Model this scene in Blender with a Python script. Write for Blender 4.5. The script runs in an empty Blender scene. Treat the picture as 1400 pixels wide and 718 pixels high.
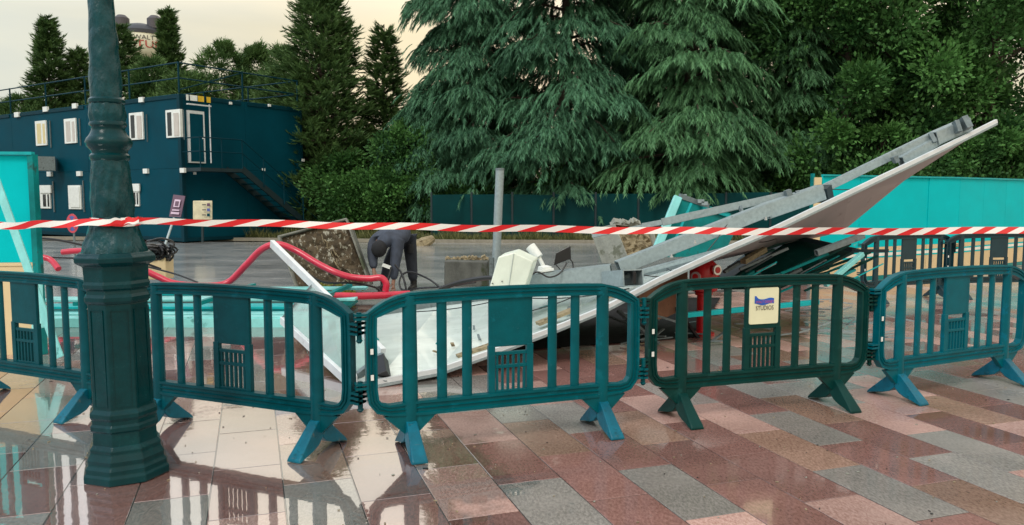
import bpy, bmesh, math, random
import numpy as np
from mathutils import Vector, Matrix, Euler

S = bpy.context.scene
C = S.collection
R = random.Random(7)
NP = np.random.default_rng(11)
rad = math.radians

# ------------------------------------------------------------------ camera
FPX, CX, CY, HOR, CAMH = 1060.0, 700.0, 359.0, 268.0, 1.6      # focal length and centre in photo pixels, horizon row, eye height
PITCH = math.atan((CY - HOR) / FPX)
cam = bpy.data.cameras.new('camera')
cam.sensor_width = 36
cam.lens = 36 * FPX / 1400
cam.clip_start, cam.clip_end = 0.05, 3000
camo = bpy.data.objects.new('camera', cam)
C.objects.link(camo)
camo.location = (0, 0, CAMH)
camo.rotation_euler = (rad(90) - PITCH, 0, 0)
S.camera = camo
S.render.resolution_x, S.render.resolution_y = 1024, 525

# ------------------------------------------------------------------ exposure
S.view_settings.view_transform = 'Standard'
S.view_settings.look = 'None'
S.view_settings.gamma = 1
S.view_settings.use_curve_mapping = False
S.view_settings.exposure = 0.0

# ------------------------------------------------------------------ sun and sky
SUN_EL, SUN_AZ = rad(48), rad(205)       # high soft daylight from behind the viewer's left shoulder
sun = bpy.data.lights.new('sun', 'SUN')
sun.energy, sun.angle, sun.color = 1.5, rad(16), (1, 0.95, 0.88)
suno = bpy.data.objects.new('sun', sun)
C.objects.link(suno)
sd = Vector((math.sin(SUN_AZ) * math.cos(SUN_EL), math.cos(SUN_AZ) * math.cos(SUN_EL), math.sin(SUN_EL)))
suno.rotation_euler = sd.to_track_quat('Z', 'Y').to_euler()

W = bpy.data.worlds.new('World')
S.world = W
W.use_nodes = True
nt = W.node_tree
nt.nodes.clear()
N = nt.nodes.new
L = nt.links.new
out = N('ShaderNodeOutputWorld')
bg1 = N('ShaderNodeBackground'); bg2 = N('ShaderNodeBackground'); mx = N('ShaderNodeMixShader')
sky = N('ShaderNodeTexSky'); sky.sky_type = 'NISHITA'; sky.sun_disc = False
sky.sun_elevation = SUN_EL; sky.sun_rotation = SUN_AZ; sky.dust_density = 3
L(sky.outputs[0], bg1.inputs[0]); bg1.inputs[1].default_value = 0.1
tc = N('ShaderNodeTexCoord'); sep = N('ShaderNodeSeparateXYZ'); L(tc.outputs['Generated'], sep.inputs[0])
ramp = N('ShaderNodeValToRGB'); L(sep.outputs[2], ramp.inputs[0])       # cloud deck: colour by height
e = ramp.color_ramp.elements
e[0].position = 0.0; e[0].color = (1.07, 0.88, 0.56, 1)
e[1].position = 1.0; e[1].color = (1.15, 1.15, 1.13, 1)
m1 = e.new(0.2); m1.color = (1.09, 0.93, 0.62, 1)
m2 = e.new(0.33); m2.color = (1.75, 1.55, 1.20, 1)
noi = N('ShaderNodeTexNoise'); noi.inputs['Scale'].default_value = 2.2; noi.inputs['Detail'].default_value = 5
mp = N('ShaderNodeMapping'); mp.inputs['Scale'].default_value = (1, 1, 4.5); L(tc.outputs['Generated'], mp.inputs[0]); L(mp.outputs[0], noi.inputs[0])
cr = N('ShaderNodeValToRGB'); L(noi.outputs[0], cr.inputs[0])
cr.color_ramp.elements[0].position = 0.35; cr.color_ramp.elements[0].color = (0.80, 0.86, 0.95, 1)
cr.color_ramp.elements[1].position = 0.62; cr.color_ramp.elements[1].color = (1.03, 1.02, 1.0, 1)
xr = N('ShaderNodeMapRange'); L(sep.outputs[0], xr.inputs[0])
xr.inputs[1].default_value = -0.72; xr.inputs[2].default_value = -0.25
side = N('ShaderNodeMix'); side.data_type = 'RGBA'; L(xr.outputs[0], side.inputs[0])
side.inputs[6].default_value = (0.77, 0.98, 1.36, 1); side.inputs[7].default_value = (1, 1, 1, 1)
mu = N('ShaderNodeMix'); mu.data_type = 'RGBA'; mu.blend_type = 'MULTIPLY'; mu.inputs[0].default_value = 1
mv = N('ShaderNodeMix'); mv.data_type = 'RGBA'; mv.blend_type = 'MULTIPLY'; mv.inputs[0].default_value = 1
L(ramp.outputs[0], mu.inputs[6]); L(cr.outputs[0], mu.inputs[7])
L(mu.outputs[2], mv.inputs[6]); L(side.outputs[2], mv.inputs[7])
L(mv.outputs[2], bg2.inputs[0]); bg2.inputs[1].default_value = 1.0
mx.inputs[0].default_value = 0.9
L(bg1.outputs[0], mx.inputs[1]); L(bg2.outputs[0], mx.inputs[2]); L(mx.outputs[0], out.inputs[0])


# ------------------------------------------------------------------ helpers: points
def ray(px, py):
    a, b = (px - CX) / FPX, (CY - py) / FPX
    return Vector((a, math.cos(PITCH) + b * math.sin(PITCH), -math.sin(PITCH) + b * math.cos(PITCH)))


def P(px, py, Y):
    """the place Y metres ahead of the viewer that is seen at photo pixel (px, py)"""
    r = ray(px, py)
    return Vector((0, 0, CAMH)) + r * (Y / r.y)


def G(px, py, z=0.0):
    r = ray(px, py)
    return Vector((0, 0, CAMH)) + r * ((z - CAMH) / r.z)


def pix(v):
    d = Vector(v) - Vector((0, 0, CAMH))
    f = d.y * math.cos(PITCH) - d.z * math.sin(PITCH)
    u = d.y * math.sin(PITCH) + d.z * math.cos(PITCH)
    return CX + FPX * d.x / f, CY - FPX * u / f


# ------------------------------------------------------------------ helpers: materials
def mat(name, col, rough=0.5, var=0.15, scale=6.0, bump=0.0, bscale=40.0, metal=0.0, col2=None, spot=None, coat=0.0,
        stretch=(1, 1, 1), rnd=0.0, spec=0.5, detail=5, wear=None):
    m = bpy.data.materials.new(name)
    m.use_nodes = True
    t = m.node_tree
    b = t.nodes['Principled BSDF']
    b.inputs['Roughness'].default_value = rough
    b.inputs['Metallic'].default_value = metal
    b.inputs['Coat Weight'].default_value = coat
    b.inputs['Specular IOR Level'].default_value = spec
    co = t.nodes.new('ShaderNodeTexCoord')
    mp = t.nodes.new('ShaderNodeMapping'); mp.inputs['Scale'].default_value = stretch
    t.links.new(co.outputs['Object'], mp.inputs[0])
    n = t.nodes.new('ShaderNodeTexNoise'); n.inputs['Scale'].default_value = scale; n.inputs['Detail'].default_value = detail
    n.inputs['Roughness'].default_value = 0.6
    t.links.new(mp.outputs[0], n.inputs[0])
    r = t.nodes.new('ShaderNodeValToRGB'); t.links.new(n.outputs[0], r.inputs[0])
    c2 = col2 or tuple(min(1, c * (1 + var)) for c in col)
    c1 = tuple(c * (1 - var) for c in col)
    r.color_ramp.elements[0].position = 0.32; r.color_ramp.elements[0].color = (*c1, 1)
    r.color_ramp.elements[1].position = 0.68; r.color_ramp.elements[1].color = (*c2, 1)
    last = r.outputs[0]
    if spot:                                             # patches of dirt, moss or rust: (colour, scale, threshold)
        n2 = t.nodes.new('ShaderNodeTexNoise'); n2.inputs['Scale'].default_value = spot[1]; n2.inputs['Detail'].default_value = 7
        n2.inputs['Roughness'].default_value = 0.65
        t.links.new(mp.outputs[0], n2.inputs[0])
        mr = t.nodes.new('ShaderNodeMapRange'); mr.inputs[1].default_value = spot[2]; mr.inputs[2].default_value = spot[2] + 0.06
        t.links.new(n2.outputs[0], mr.inputs[0])
        mm = t.nodes.new('ShaderNodeMix'); mm.data_type = 'RGBA'
        t.links.new(mr.outputs[0], mm.inputs[0]); t.links.new(last, mm.inputs[6]); mm.inputs[7].default_value = (*spot[0], 1)
        last = mm.outputs[2]
    if wear:                                             # pale scuffs and dried splashes: (colour, scale, threshold)
        for k_, st_ in ((1, (1, 1, 1)), (1.7, (.25, 1, 3))):
            mp2 = t.nodes.new('ShaderNodeMapping'); mp2.inputs['Scale'].default_value = st_; mp2.inputs['Location'].default_value = (k_, 2 * k_, 3)
            mp2.inputs['Rotation'].default_value = (0, k_, .4)
            t.links.new(co.outputs['Object'], mp2.inputs[0])
            n4 = t.nodes.new('ShaderNodeTexNoise'); n4.inputs['Scale'].default_value = wear[1] * k_; n4.inputs['Detail'].default_value = 9; n4.inputs['Roughness'].default_value = 0.72
            t.links.new(mp2.outputs[0], n4.inputs[0])
            mr2 = t.nodes.new('ShaderNodeMapRange'); mr2.inputs[1].default_value = wear[2]; mr2.inputs[2].default_value = wear[2] + 0.05; mr2.inputs[4].default_value = 0.75
            t.links.new(n4.outputs[0], mr2.inputs[0])
            m4 = t.nodes.new('ShaderNodeMix'); m4.data_type = 'RGBA'
            t.links.new(mr2.outputs[0], m4.inputs[0]); t.links.new(last, m4.inputs[6]); m4.inputs[7].default_value = (*wear[0], 1)
            last = m4.outputs[2]
    if rnd:
        oi = t.nodes.new('ShaderNodeObjectInfo'); hs = t.nodes.new('ShaderNodeHueSaturation')
        q = t.nodes.new('ShaderNodeMapRange'); q.inputs[3].default_value = 1 - rnd; q.inputs[4].default_value = 1 + rnd
        t.links.new(oi.outputs['Random'], q.inputs[0]); t.links.new(q.outputs[0], hs.inputs['Value'])
        t.links.new(last, hs.inputs['Color']); last = hs.outputs[0]
    t.links.new(last, b.inputs['Base Color'])
    rr = t.nodes.new('ShaderNodeMapRange'); rr.inputs[3].default_value = max(0.02, rough - 0.1); rr.inputs[4].default_value = min(1, rough + 0.12)
    t.links.new(n.outputs[0], rr.inputs[0]); t.links.new(rr.outputs[0], b.inputs['Roughness'])
    if bump:
        n3 = t.nodes.new('ShaderNodeTexNoise'); n3.inputs['Scale'].default_value = bscale; n3.inputs['Detail'].default_value = 6
        t.links.new(mp.outputs[0], n3.inputs[0])
        bp = t.nodes.new('ShaderNodeBump'); bp.inputs['Strength'].default_value = bump; bp.inputs['Distance'].default_value = 0.02
        t.links.new(n3.outputs[0], bp.inputs['Height']); t.links.new(bp.outputs[0], b.inputs['Normal'])
    return m


def leafmat(name, dark, light, rough=0.55, transl=0.15):
    m = bpy.data.materials.new(name)
    m.use_nodes = True
    t = m.node_tree
    b = t.nodes['Principled BSDF']
    b.inputs['Roughness'].default_value = rough
    b.inputs['Specular IOR Level'].default_value = 0.25
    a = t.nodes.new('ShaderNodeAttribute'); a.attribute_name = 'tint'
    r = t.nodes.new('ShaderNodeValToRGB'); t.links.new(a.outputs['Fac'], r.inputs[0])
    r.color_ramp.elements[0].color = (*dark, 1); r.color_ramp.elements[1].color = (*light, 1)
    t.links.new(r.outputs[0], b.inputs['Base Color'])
    tr = t.nodes.new('ShaderNodeBsdfTranslucent'); t.links.new(r.outputs[0], tr.inputs[0])
    ms = t.nodes.new('ShaderNodeMixShader'); ms.inputs[0].default_value = transl
    o = t.nodes['Material Output']
    t.links.new(b.outputs[0], ms.inputs[1]); t.links.new(tr.outputs[0], ms.inputs[2]); t.links.new(ms.outputs[0], o.inputs[0])
    return m


def stone(name, c_lo, c_hi, rough, wet_ior, bmp=0.25, film=0.12):
    """wet granite: speckled stone, water standing in the hollows of the left part of the square"""
    m = bpy.data.materials.new(name)
    m.use_nodes = True
    t = m.node_tree
    nn, ll = t.nodes.new, t.links.new
    b = t.nodes['Principled BSDF']; o = t.nodes['Material Output']
    geo = nn('ShaderNodeNewGeometry')
    mp = nn('ShaderNodeMapping'); mp.inputs['Rotation'].default_value = (0, 0, rad(25)); mp.inputs['Scale'].default_value = (1, 0.45, 1)
    ll(geo.outputs['Position'], mp.inputs[0])
    n1 = nn('ShaderNodeTexNoise'); n1.inputs['Scale'].default_value = 70; n1.inputs['Detail'].default_value = 6; n1.inputs['Roughness'].default_value = 0.7
    ll(mp.outputs[0], n1.inputs[0])
    r = nn('ShaderNodeValToRGB'); ll(n1.outputs[0], r.inputs[0])
    r.color_ramp.elements[0].position = 0.38; r.color_ramp.elements[0].color = (*c_lo, 1)
    r.color_ramp.elements[1].position = 0.62; r.color_ramp.elements[1].color = (*c_hi, 1)
    n2 = nn('ShaderNodeTexNoise'); n2.inputs['Scale'].default_value = 2.3; n2.inputs['Detail'].default_value = 4
    ll(geo.outputs['Position'], n2.inputs[0])
    q = nn('ShaderNodeMapRange'); q.inputs[3].default_value = 0.75; q.inputs[4].default_value = 1.25; ll(n2.outputs[0], q.inputs[0])
    oi = nn('ShaderNodeObjectInfo'); q2 = nn('ShaderNodeMapRange'); q2.inputs[3].default_value = 0.8; q2.inputs[4].default_value = 1.2
    ll(oi.outputs['Random'], q2.inputs[0])
    ml = nn('ShaderNodeMath'); ml.operation = 'MULTIPLY'; ll(q.outputs[0], ml.inputs[0]); ll(q2.outputs[0], ml.inputs[1])
    hs = nn('ShaderNodeHueSaturation'); ll(r.outputs[0], hs.inputs['Color']); ll(ml.outputs[0], hs.inputs['Value'])
    ll(hs.outputs[0], b.inputs['Base Color'])
    b.inputs['Roughness'].default_value = rough
    bp = nn('ShaderNodeBump'); bp.inputs['Strength'].default_value = bmp; bp.inputs['Distance'].default_value = 0.004
    ll(n1.outputs[0], bp.inputs['Height']); ll(bp.outputs[0], b.inputs['Normal'])
    # mask of standing water, in metres on the square
    sp = nn('ShaderNodeSeparateXYZ'); ll(geo.outputs['Position'], sp.inputs[0])
    e1 = nn('ShaderNodeMath'); e1.operation = 'MULTIPLY_ADD'; ll(sp.outputs[1], e1.inputs[0]); e1.inputs[1].default_value = 0.30; e1.inputs[2].default_value = -1.35
    e2 = nn('ShaderNodeMath'); e2.operation = 'ADD'; ll(sp.outputs[0], e2.inputs[0]); ll(e1.outputs[0], e2.inputs[1])
    n3 = nn('ShaderNodeTexNoise'); n3.inputs['Scale'].default_value = 1.5; n3.inputs['Detail'].default_value = 5; n3.inputs['Roughness'].default_value = 0.6
    ll(geo.outputs['Position'], n3.inputs[0])
    e3 = nn('ShaderNodeMath'); e3.operation = 'MULTIPLY_ADD'; ll(n3.outputs[0], e3.inputs[0]); e3.inputs[1].default_value = 2.2; e3.inputs[2].default_value = -1.25
    e4 = nn('ShaderNodeMath'); e4.operation = 'SUBTRACT'; ll(e3.outputs[0], e4.inputs[0]); ll(e2.outputs[0], e4.inputs[1])
    pm = nn('ShaderNodeMapRange'); pm.inputs[1].default_value = -0.06; pm.inputs[2].default_value = 0.08; ll(e4.outputs[0], pm.inputs[0])
    # thin film elsewhere
    n4 = nn('ShaderNodeTexNoise'); n4.inputs['Scale'].default_value = 1.1; n4.inputs['Detail'].default_value = 3
    ll(geo.outputs['Position'], n4.inputs[0])
    fm = nn('ShaderNodeMapRange'); fm.inputs[1].default_value = 0.4; fm.inputs[2].default_value = 0.62; ll(n4.outputs[0], fm.inputs[0])
    fr = nn('ShaderNodeMapRange'); ll(fm.outputs[0], fr.inputs[0]); fr.inputs[3].default_value = rough; fr.inputs[4].default_value = rough * 0.35
    ll(fr.outputs[0], b.inputs['Roughness'])
    b.inputs['IOR'].default_value = 1.7
    # water surface
    gl = nn('ShaderNodeBsdfGlossy'); gl.inputs['Roughness'].default_value = 0.03
    fz = nn('ShaderNodeFresnel'); fz.inputs['IOR'].default_value = wet_ior
    n5 = nn('ShaderNodeTexNoise'); n5.inputs['Scale'].default_value = 9; n5.inputs['Detail'].default_value = 2; ll(geo.outputs['Position'], n5.inputs[0])
    b2 = nn('ShaderNodeBump'); b2.inputs['Strength'].default_value = 0.12; b2.inputs['Distance'].default_value = 0.004
    ll(n5.outputs[0], b2.inputs['Height']); ll(b2.outputs[0], gl.inputs['Normal'])
    mm = nn('ShaderNodeMath'); mm.operation = 'MULTIPLY'; mm.use_clamp = True; ll(fz.outputs[0], mm.inputs[0])
    fk = nn('ShaderNodeMath'); fk.operation = 'MULTIPLY'; ll(fm.outputs[0], fk.inputs[0]); fk.inputs[1].default_value = film
    mxx = nn('ShaderNodeMath'); mxx.operation = 'MAXIMUM'; ll(pm.outputs[0], mxx.inputs[0]); ll(fk.outputs[0], mxx.inputs[1]); ll(mxx.outputs[0], mm.inputs[1])
    ms = nn('ShaderNodeMixShader'); ll(mm.outputs[0], ms.inputs[0]); ll(b.outputs[0], ms.inputs[1]); ll(gl.outputs[0], ms.inputs[2])
    ll(ms.outputs[0], o.inputs[0])
    return m


M = {}
WET = 5.5
M['slab_maroon'] = stone('maroon granite', (0.18, 0.088, 0.075), (0.30, 0.158, 0.138), 0.15, WET, 0.07, 0.4)
M['slab_pink'] = stone('pink granite', (0.33, 0.18, 0.15), (0.52, 0.34, 0.295), 0.36, WET, 0.18, 0.15)
M['slab_grey'] = stone('grey granite', (0.18, 0.165, 0.15), (0.32, 0.29, 0.265), 0.3, WET, 0.15, 0.18)
M['slab_ochre'] = stone('ochre granite', (0.19, 0.105, 0.075), (0.35, 0.22, 0.165), 0.28, WET, 0.15)
M['grout'] = stone('dark wet grout', (0.02, 0.014, 0.012), (0.045, 0.034, 0.03), 0.6, WET, 0.1, 0.05)
M['asphalt'] = mat('wet asphalt', (0.30, 0.305, 0.30), 0.12, var=0.3, scale=0.9, bump=0.07, bscale=45, spot=((0.36, 0.36, 0.345), 0.8, 0.52), spec=1.0, stretch=(0.7, 1, 1))
M['soil'] = mat('dark soil', (0.05, 0.045, 0.03), 0.9, bump=0.6, bscale=8, spot=((0.12, 0.10, 0.065), 3, 0.55))
M['kerb'] = mat('kerb stone', (0.26, 0.24, 0.19), 0.7, bump=0.3)
M['barrier_green'] = mat('green barrier plastic', (0.0, 0.055, 0.070), 0.3, var=0.2, scale=5, bump=0.06, bscale=90, spot=((0.002, 0.075, 0.10), 9, 0.6), spec=0.13, wear=((0.05, 0.16, 0.18), 16, 0.655))
M['barrier_teal'] = mat('teal barrier plastic', (0.0, 0.083, 0.102), 0.3, var=0.18, scale=5, bump=0.06, bscale=90, spot=((0.002, 0.11, 0.14), 9, 0.6), spec=0.13, wear=((0.08, 0.22, 0.24), 16, 0.655))
M['barrier_dark'] = mat('dark green barrier plastic', (0.002, 0.036, 0.032), 0.34, var=0.2, scale=5, bump=0.06, bscale=90, spot=((0.008, 0.055, 0.05), 8, 0.6), spec=0.13, wear=((0.07, 0.12, 0.11), 16, 0.655))
M['barrier_blue'] = mat('petrol barrier plastic', (0.0, 0.098, 0.128), 0.3, var=0.18, scale=5, bump=0.06, bscale=90, spot=((0.0, 0.12, 0.18), 9, 0.6), spec=0.13, wear=((0.08, 0.24, 0.28), 16, 0.655))
M['barrier_far'] = mat('navy green barrier plastic', (0.002, 0.03, 0.042), 0.4, var=0.2)
M['foot_blue'] = mat('faded blue barrier foot', (0.0, 0.11, 0.17), 0.4, var=0.25, scale=8, bump=0.1, spot=((0.0, 0.07, 0.10), 14, 0.58), spec=0.25, wear=((0.10, 0.12, 0.11), 14, 0.62))
M['post_paint'] = mat('bottle green cast iron paint', (0.0, 0.031, 0.036), 0.24, var=0.2, scale=7, bump=0.18, bscale=26, spot=((0.001, 0.042, 0.046), 5, 0.6), spec=0.2, wear=((0.03, 0.09, 0.09), 18, 0.66))
M['tarp'] = mat('green foil wrapping', (0.0, 0.040, 0.048), 0.28, var=0.35, scale=7, bump=1.0, bscale=12, stretch=(1.5, 1.5, 0.8), spec=0.28)
M['container'] = mat('petrol container paint', (0.0, 0.047, 0.072), 0.55, var=0.14, scale=0.8, bump=0.03, bscale=30, spec=0.08, wear=((0.03, 0.07, 0.08), 5, 0.66))
M['container_trim'] = mat('dark petrol steel', (0.0, 0.028, 0.042), 0.5, spec=0.12)
M['container_step'] = mat('darker petrol steel', (0.003, 0.018, 0.024), 0.5)
M['white'] = mat('white plastic', (0.72, 0.75, 0.72), 0.4, var=0.08)
M['cream'] = mat('cream plastic', (0.70, 0.76, 0.66), 0.4, var=0.06)
M['glass_dark'] = mat('dark window glass', (0.01, 0.012, 0.014), 0.08, var=0.3)
M['glass_warm'] = mat('window with drawn yellow curtain', (0.62, 0.52, 0.26), 0.3, var=0.2, scale=14, stretch=(6, 6, 0.3))
M['glass_curtain'] = mat('window with pale curtain', (0.50, 0.46, 0.42), 0.3, var=0.2, scale=14, stretch=(6, 6, 0.3))
M['teal'] = mat('turquoise hoarding paint', (0.0, 0.50, 0.54), 0.5, var=0.06, scale=1.2, bump=0.04, bscale=30, spot=((0.26, 0.42, 0.32), 2.6, 0.69), stretch=(1, 1, 1.6), spec=0.06, wear=((0.22, 0.55, 0.52), 8, 0.67))
M['teal_trim'] = mat('turquoise rail paint', (0.01, 0.36, 0.38), 0.4, var=0.12, spec=0.2)
M['teal_light'] = mat('pale turquoise plastic', (0.22, 0.62, 0.61), 0.35, var=0.15, spot=((0.08, 0.3, 0.29), 4, 0.62))
M['teal_dark'] = mat('scuffed dark turquoise paint', (0.0, 0.2, 0.2), 0.4, var=0.3, scale=3, spot=((0.02, 0.09, 0.085), 3, 0.58), spec=0.2)
M['hoard_cream'] = mat('cream hoarding paint', (0.66, 0.52, 0.30), 0.5, var=0.08, scale=1.4, spot=((0.5, 0.4, 0.24), 4, 0.62))
M['hoard_white'] = mat('white hoarding stripe', (0.8, 0.78, 0.7), 0.5)
M['fence_far'] = mat('far green fence sheet', (0.0, 0.034, 0.036), 0.6, var=0.25, scale=0.8, spec=0.1)
M['zinc'] = mat('galvanised steel', (0.30, 0.365, 0.38), 0.42, var=0.14, scale=26, metal=0.3, bump=0.04, spot=((0.22, 0.28, 0.29), 6, 0.6), detail=8)
M['zinc_dark'] = mat('dull galvanised steel', (0.15, 0.19, 0.20), 0.5, var=0.2, scale=18, metal=0.3, spot=((0.08, 0.10, 0.105), 7, 0.58))
M['alu'] = mat('white aluminium rim', (0.66, 0.70, 0.72), 0.3, var=0.08, metal=0.1, spot=((0.5, 0.55, 0.56), 5, 0.66), wear=((0.25, 0.25, 0.22), 9, 0.66))
M['sign_face'] = mat('pale green white panel', (0.66, 0.76, 0.73), 0.2, var=0.08, scale=2, spot=((0.50, 0.60, 0.57), 3, 0.60), stretch=(1, 2, 1), coat=0.5, wear=((0.30, 0.30, 0.25), 7, 0.64))
M['sign_back'] = mat('brown grey panel underside', (0.34, 0.32, 0.325), 0.5, var=0.12, scale=1.5, spot=((0.17, 0.145, 0.14), 2.5, 0.63), wear=((0.10, 0.09, 0.09), 4, 0.64))
M['glass_pane'] = mat('milky wet acrylic', (0.42, 0.55, 0.52), 0.12, var=0.12, coat=0.6)
t_ = M['glass_pane'].node_tree; tr_ = t_.nodes.new('ShaderNodeBsdfTransparent'); tr_.inputs[0].default_value = (.75, .92, .88, 1)
mx_ = t_.nodes.new('ShaderNodeMixShader'); mx_.inputs[0].default_value = 0.5
t_.links.new(t_.nodes['Principled BSDF'].outputs[0], mx_.inputs[1]); t_.links.new(tr_.outputs[0], mx_.inputs[2]); t_.links.new(mx_.outputs[0], t_.nodes['Material Output'].inputs[0])
M['hose'] = mat('pink red hose rubber', (0.52, 0.012, 0.045), 0.3, var=0.15, scale=8, spec=0.7, wear=((0.40, 0.10, 0.11), 9, 0.68))
M['black'] = mat('black rubber', (0.012, 0.012, 0.013), 0.35)
M['shade_black'] = mat('black shade sheet', (0.014, 0.014, 0.015), 0.7, var=0.4, spec=0.15)  # near-black tone that paints in the shade below the fallen panel
M['red'] = mat('red hydrant paint', (0.45, 0.008, 0.012), 0.3, var=0.15)
M['steel_bright'] = mat('bright coupling metal', (0.6, 0.6, 0.6), 0.3, metal=0.8)
M['concrete'] = mat('weathered concrete', (0.27, 0.28, 0.24), 0.75, var=0.2, scale=5, bump=0.4, bscale=25, spot=((0.13, 0.14, 0.10), 3.2, 0.54))
M['concrete_dark'] = mat('dark mossy concrete', (0.17, 0.175, 0.155), 0.7, var=0.3, scale=4, bump=0.4, spot=((0.06, 0.075, 0.04), 3, 0.54))
M['trousers'] = mat('dark work trousers', (0.022, 0.027, 0.038), 0.85, var=0.3, scale=9, bump=0.5, bscale=10)
M['concrete_block'] = mat('dark damp concrete', (0.085, 0.09, 0.08), 0.6, var=0.35, scale=5, bump=0.4, spot=((0.035, 0.045, 0.02), 3, 0.54), stretch=(1, 1, .5))
M['rootsoil'] = mat('root bound soil', (0.07, 0.052, 0.03), 0.9, var=0.5, scale=9, bump=0.9, bscale=22, spot=((0.34, 0.33, 0.27), 12, 0.56), detail=9, stretch=(1.6, 1, 1))
M['straw'] = mat('dry rooty soil', (0.28, 0.23, 0.14), 0.9, var=0.35, scale=12, bump=0.8, bscale=30, spot=((0.11, 0.08, 0.04), 6, 0.56))
M['moss'] = mat('yellow green moss', (0.16, 0.17, 0.02), 0.9, var=0.5, scale=20, bump=0.8)
M['coverall'] = mat('faded navy work clothes', (0.042, 0.053, 0.078), 0.8, var=0.35, scale=9, bump=0.6, bscale=9, stretch=(1, 1, .6))
M['coverall_dark'] = mat('black knee and hip patches', (0.010, 0.011, 0.014), 0.8, var=0.3)
M['skin'] = mat('skin', (0.30, 0.16, 0.115), 0.55)
M['cap'] = mat('black beanie knit', (0.012, 0.013, 0.016), 0.9, bump=0.4, bscale=120)
M['boot'] = mat('black boot leather', (0.016, 0.015, 0.014), 0.5)
M['trunk'] = mat('dark bark', (0.055, 0.04, 0.028), 0.9, var=0.35, bump=0.8, bscale=12, stretch=(3, 3, 0.6))
M['rust'] = mat('terracotta sheet', (0.24, 0.11, 0.06), 0.6, var=0.3, scale=4, spot=((0.09, 0.05, 0.035), 4, 0.56))
M['tank'] = mat('cream tank paint', (0.72, 0.71, 0.56), 0.6, var=0.05)
M['tank_cap'] = mat('charcoal roof paint', (0.035, 0.04, 0.05), 0.45)
M['tank_drum'] = mat('grey ventilator paint', (0.075, 0.07, 0.08), 0.6)
M['letter_red'] = mat('red letters', (0.42, 0.06, 0.05), 0.6)
M['letter_dark'] = mat('dark letters', (0.07, 0.06, 0.06), 0.6)
M['sign_cream'] = mat('pale yellow sticker', (0.72, 0.72, 0.50), 0.35, var=0.04)
M['ink_blue'] = mat('blue ribbon print', (0.01, 0.10, 0.50), 0.4)
M['ink_pink'] = mat('pink letters print', (0.55, 0.10, 0.22), 0.4)
M['ink_black'] = mat('brown black print', (0.05, 0.035, 0.03), 0.4)
M['purple'] = mat('purple poster', (0.10, 0.045, 0.09), 0.4)
M['purple_lt'] = mat('lilac poster print', (0.55, 0.42, 0.55), 0.4)
M['board'] = mat('beige information board', (0.60, 0.55, 0.38), 0.5)
M['sign_red'] = mat('red sign rim', (0.5, 0.06, 0.09), 0.4)
M['sign_blue'] = mat('blue sign field', (0.07, 0.10, 0.32), 0.4)
M['yellow'] = mat('yellow plate', (0.65, 0.42, 0.03), 0.4)
M['leaf_cedar'] = leafmat('blue green cedar needles', (0.010, 0.048, 0.027), (0.125, 0.32, 0.17))
M['leaf_cedar2'] = leafmat('green cedar needles', (0.011, 0.054, 0.023), (0.18, 0.41, 0.18))
M['leaf_thuja'] = leafmat('olive green conifer sprays', (0.018, 0.060, 0.018), (0.15, 0.26, 0.08))
M['leaf_broad'] = leafmat('fresh green leaves', (0.012, 0.055, 0.016), (0.14, 0.33, 0.085))
M['leaf_weed'] = leafmat('weedy grass', (0.05, 0.075, 0.02), (0.22, 0.22, 0.09))


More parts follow.
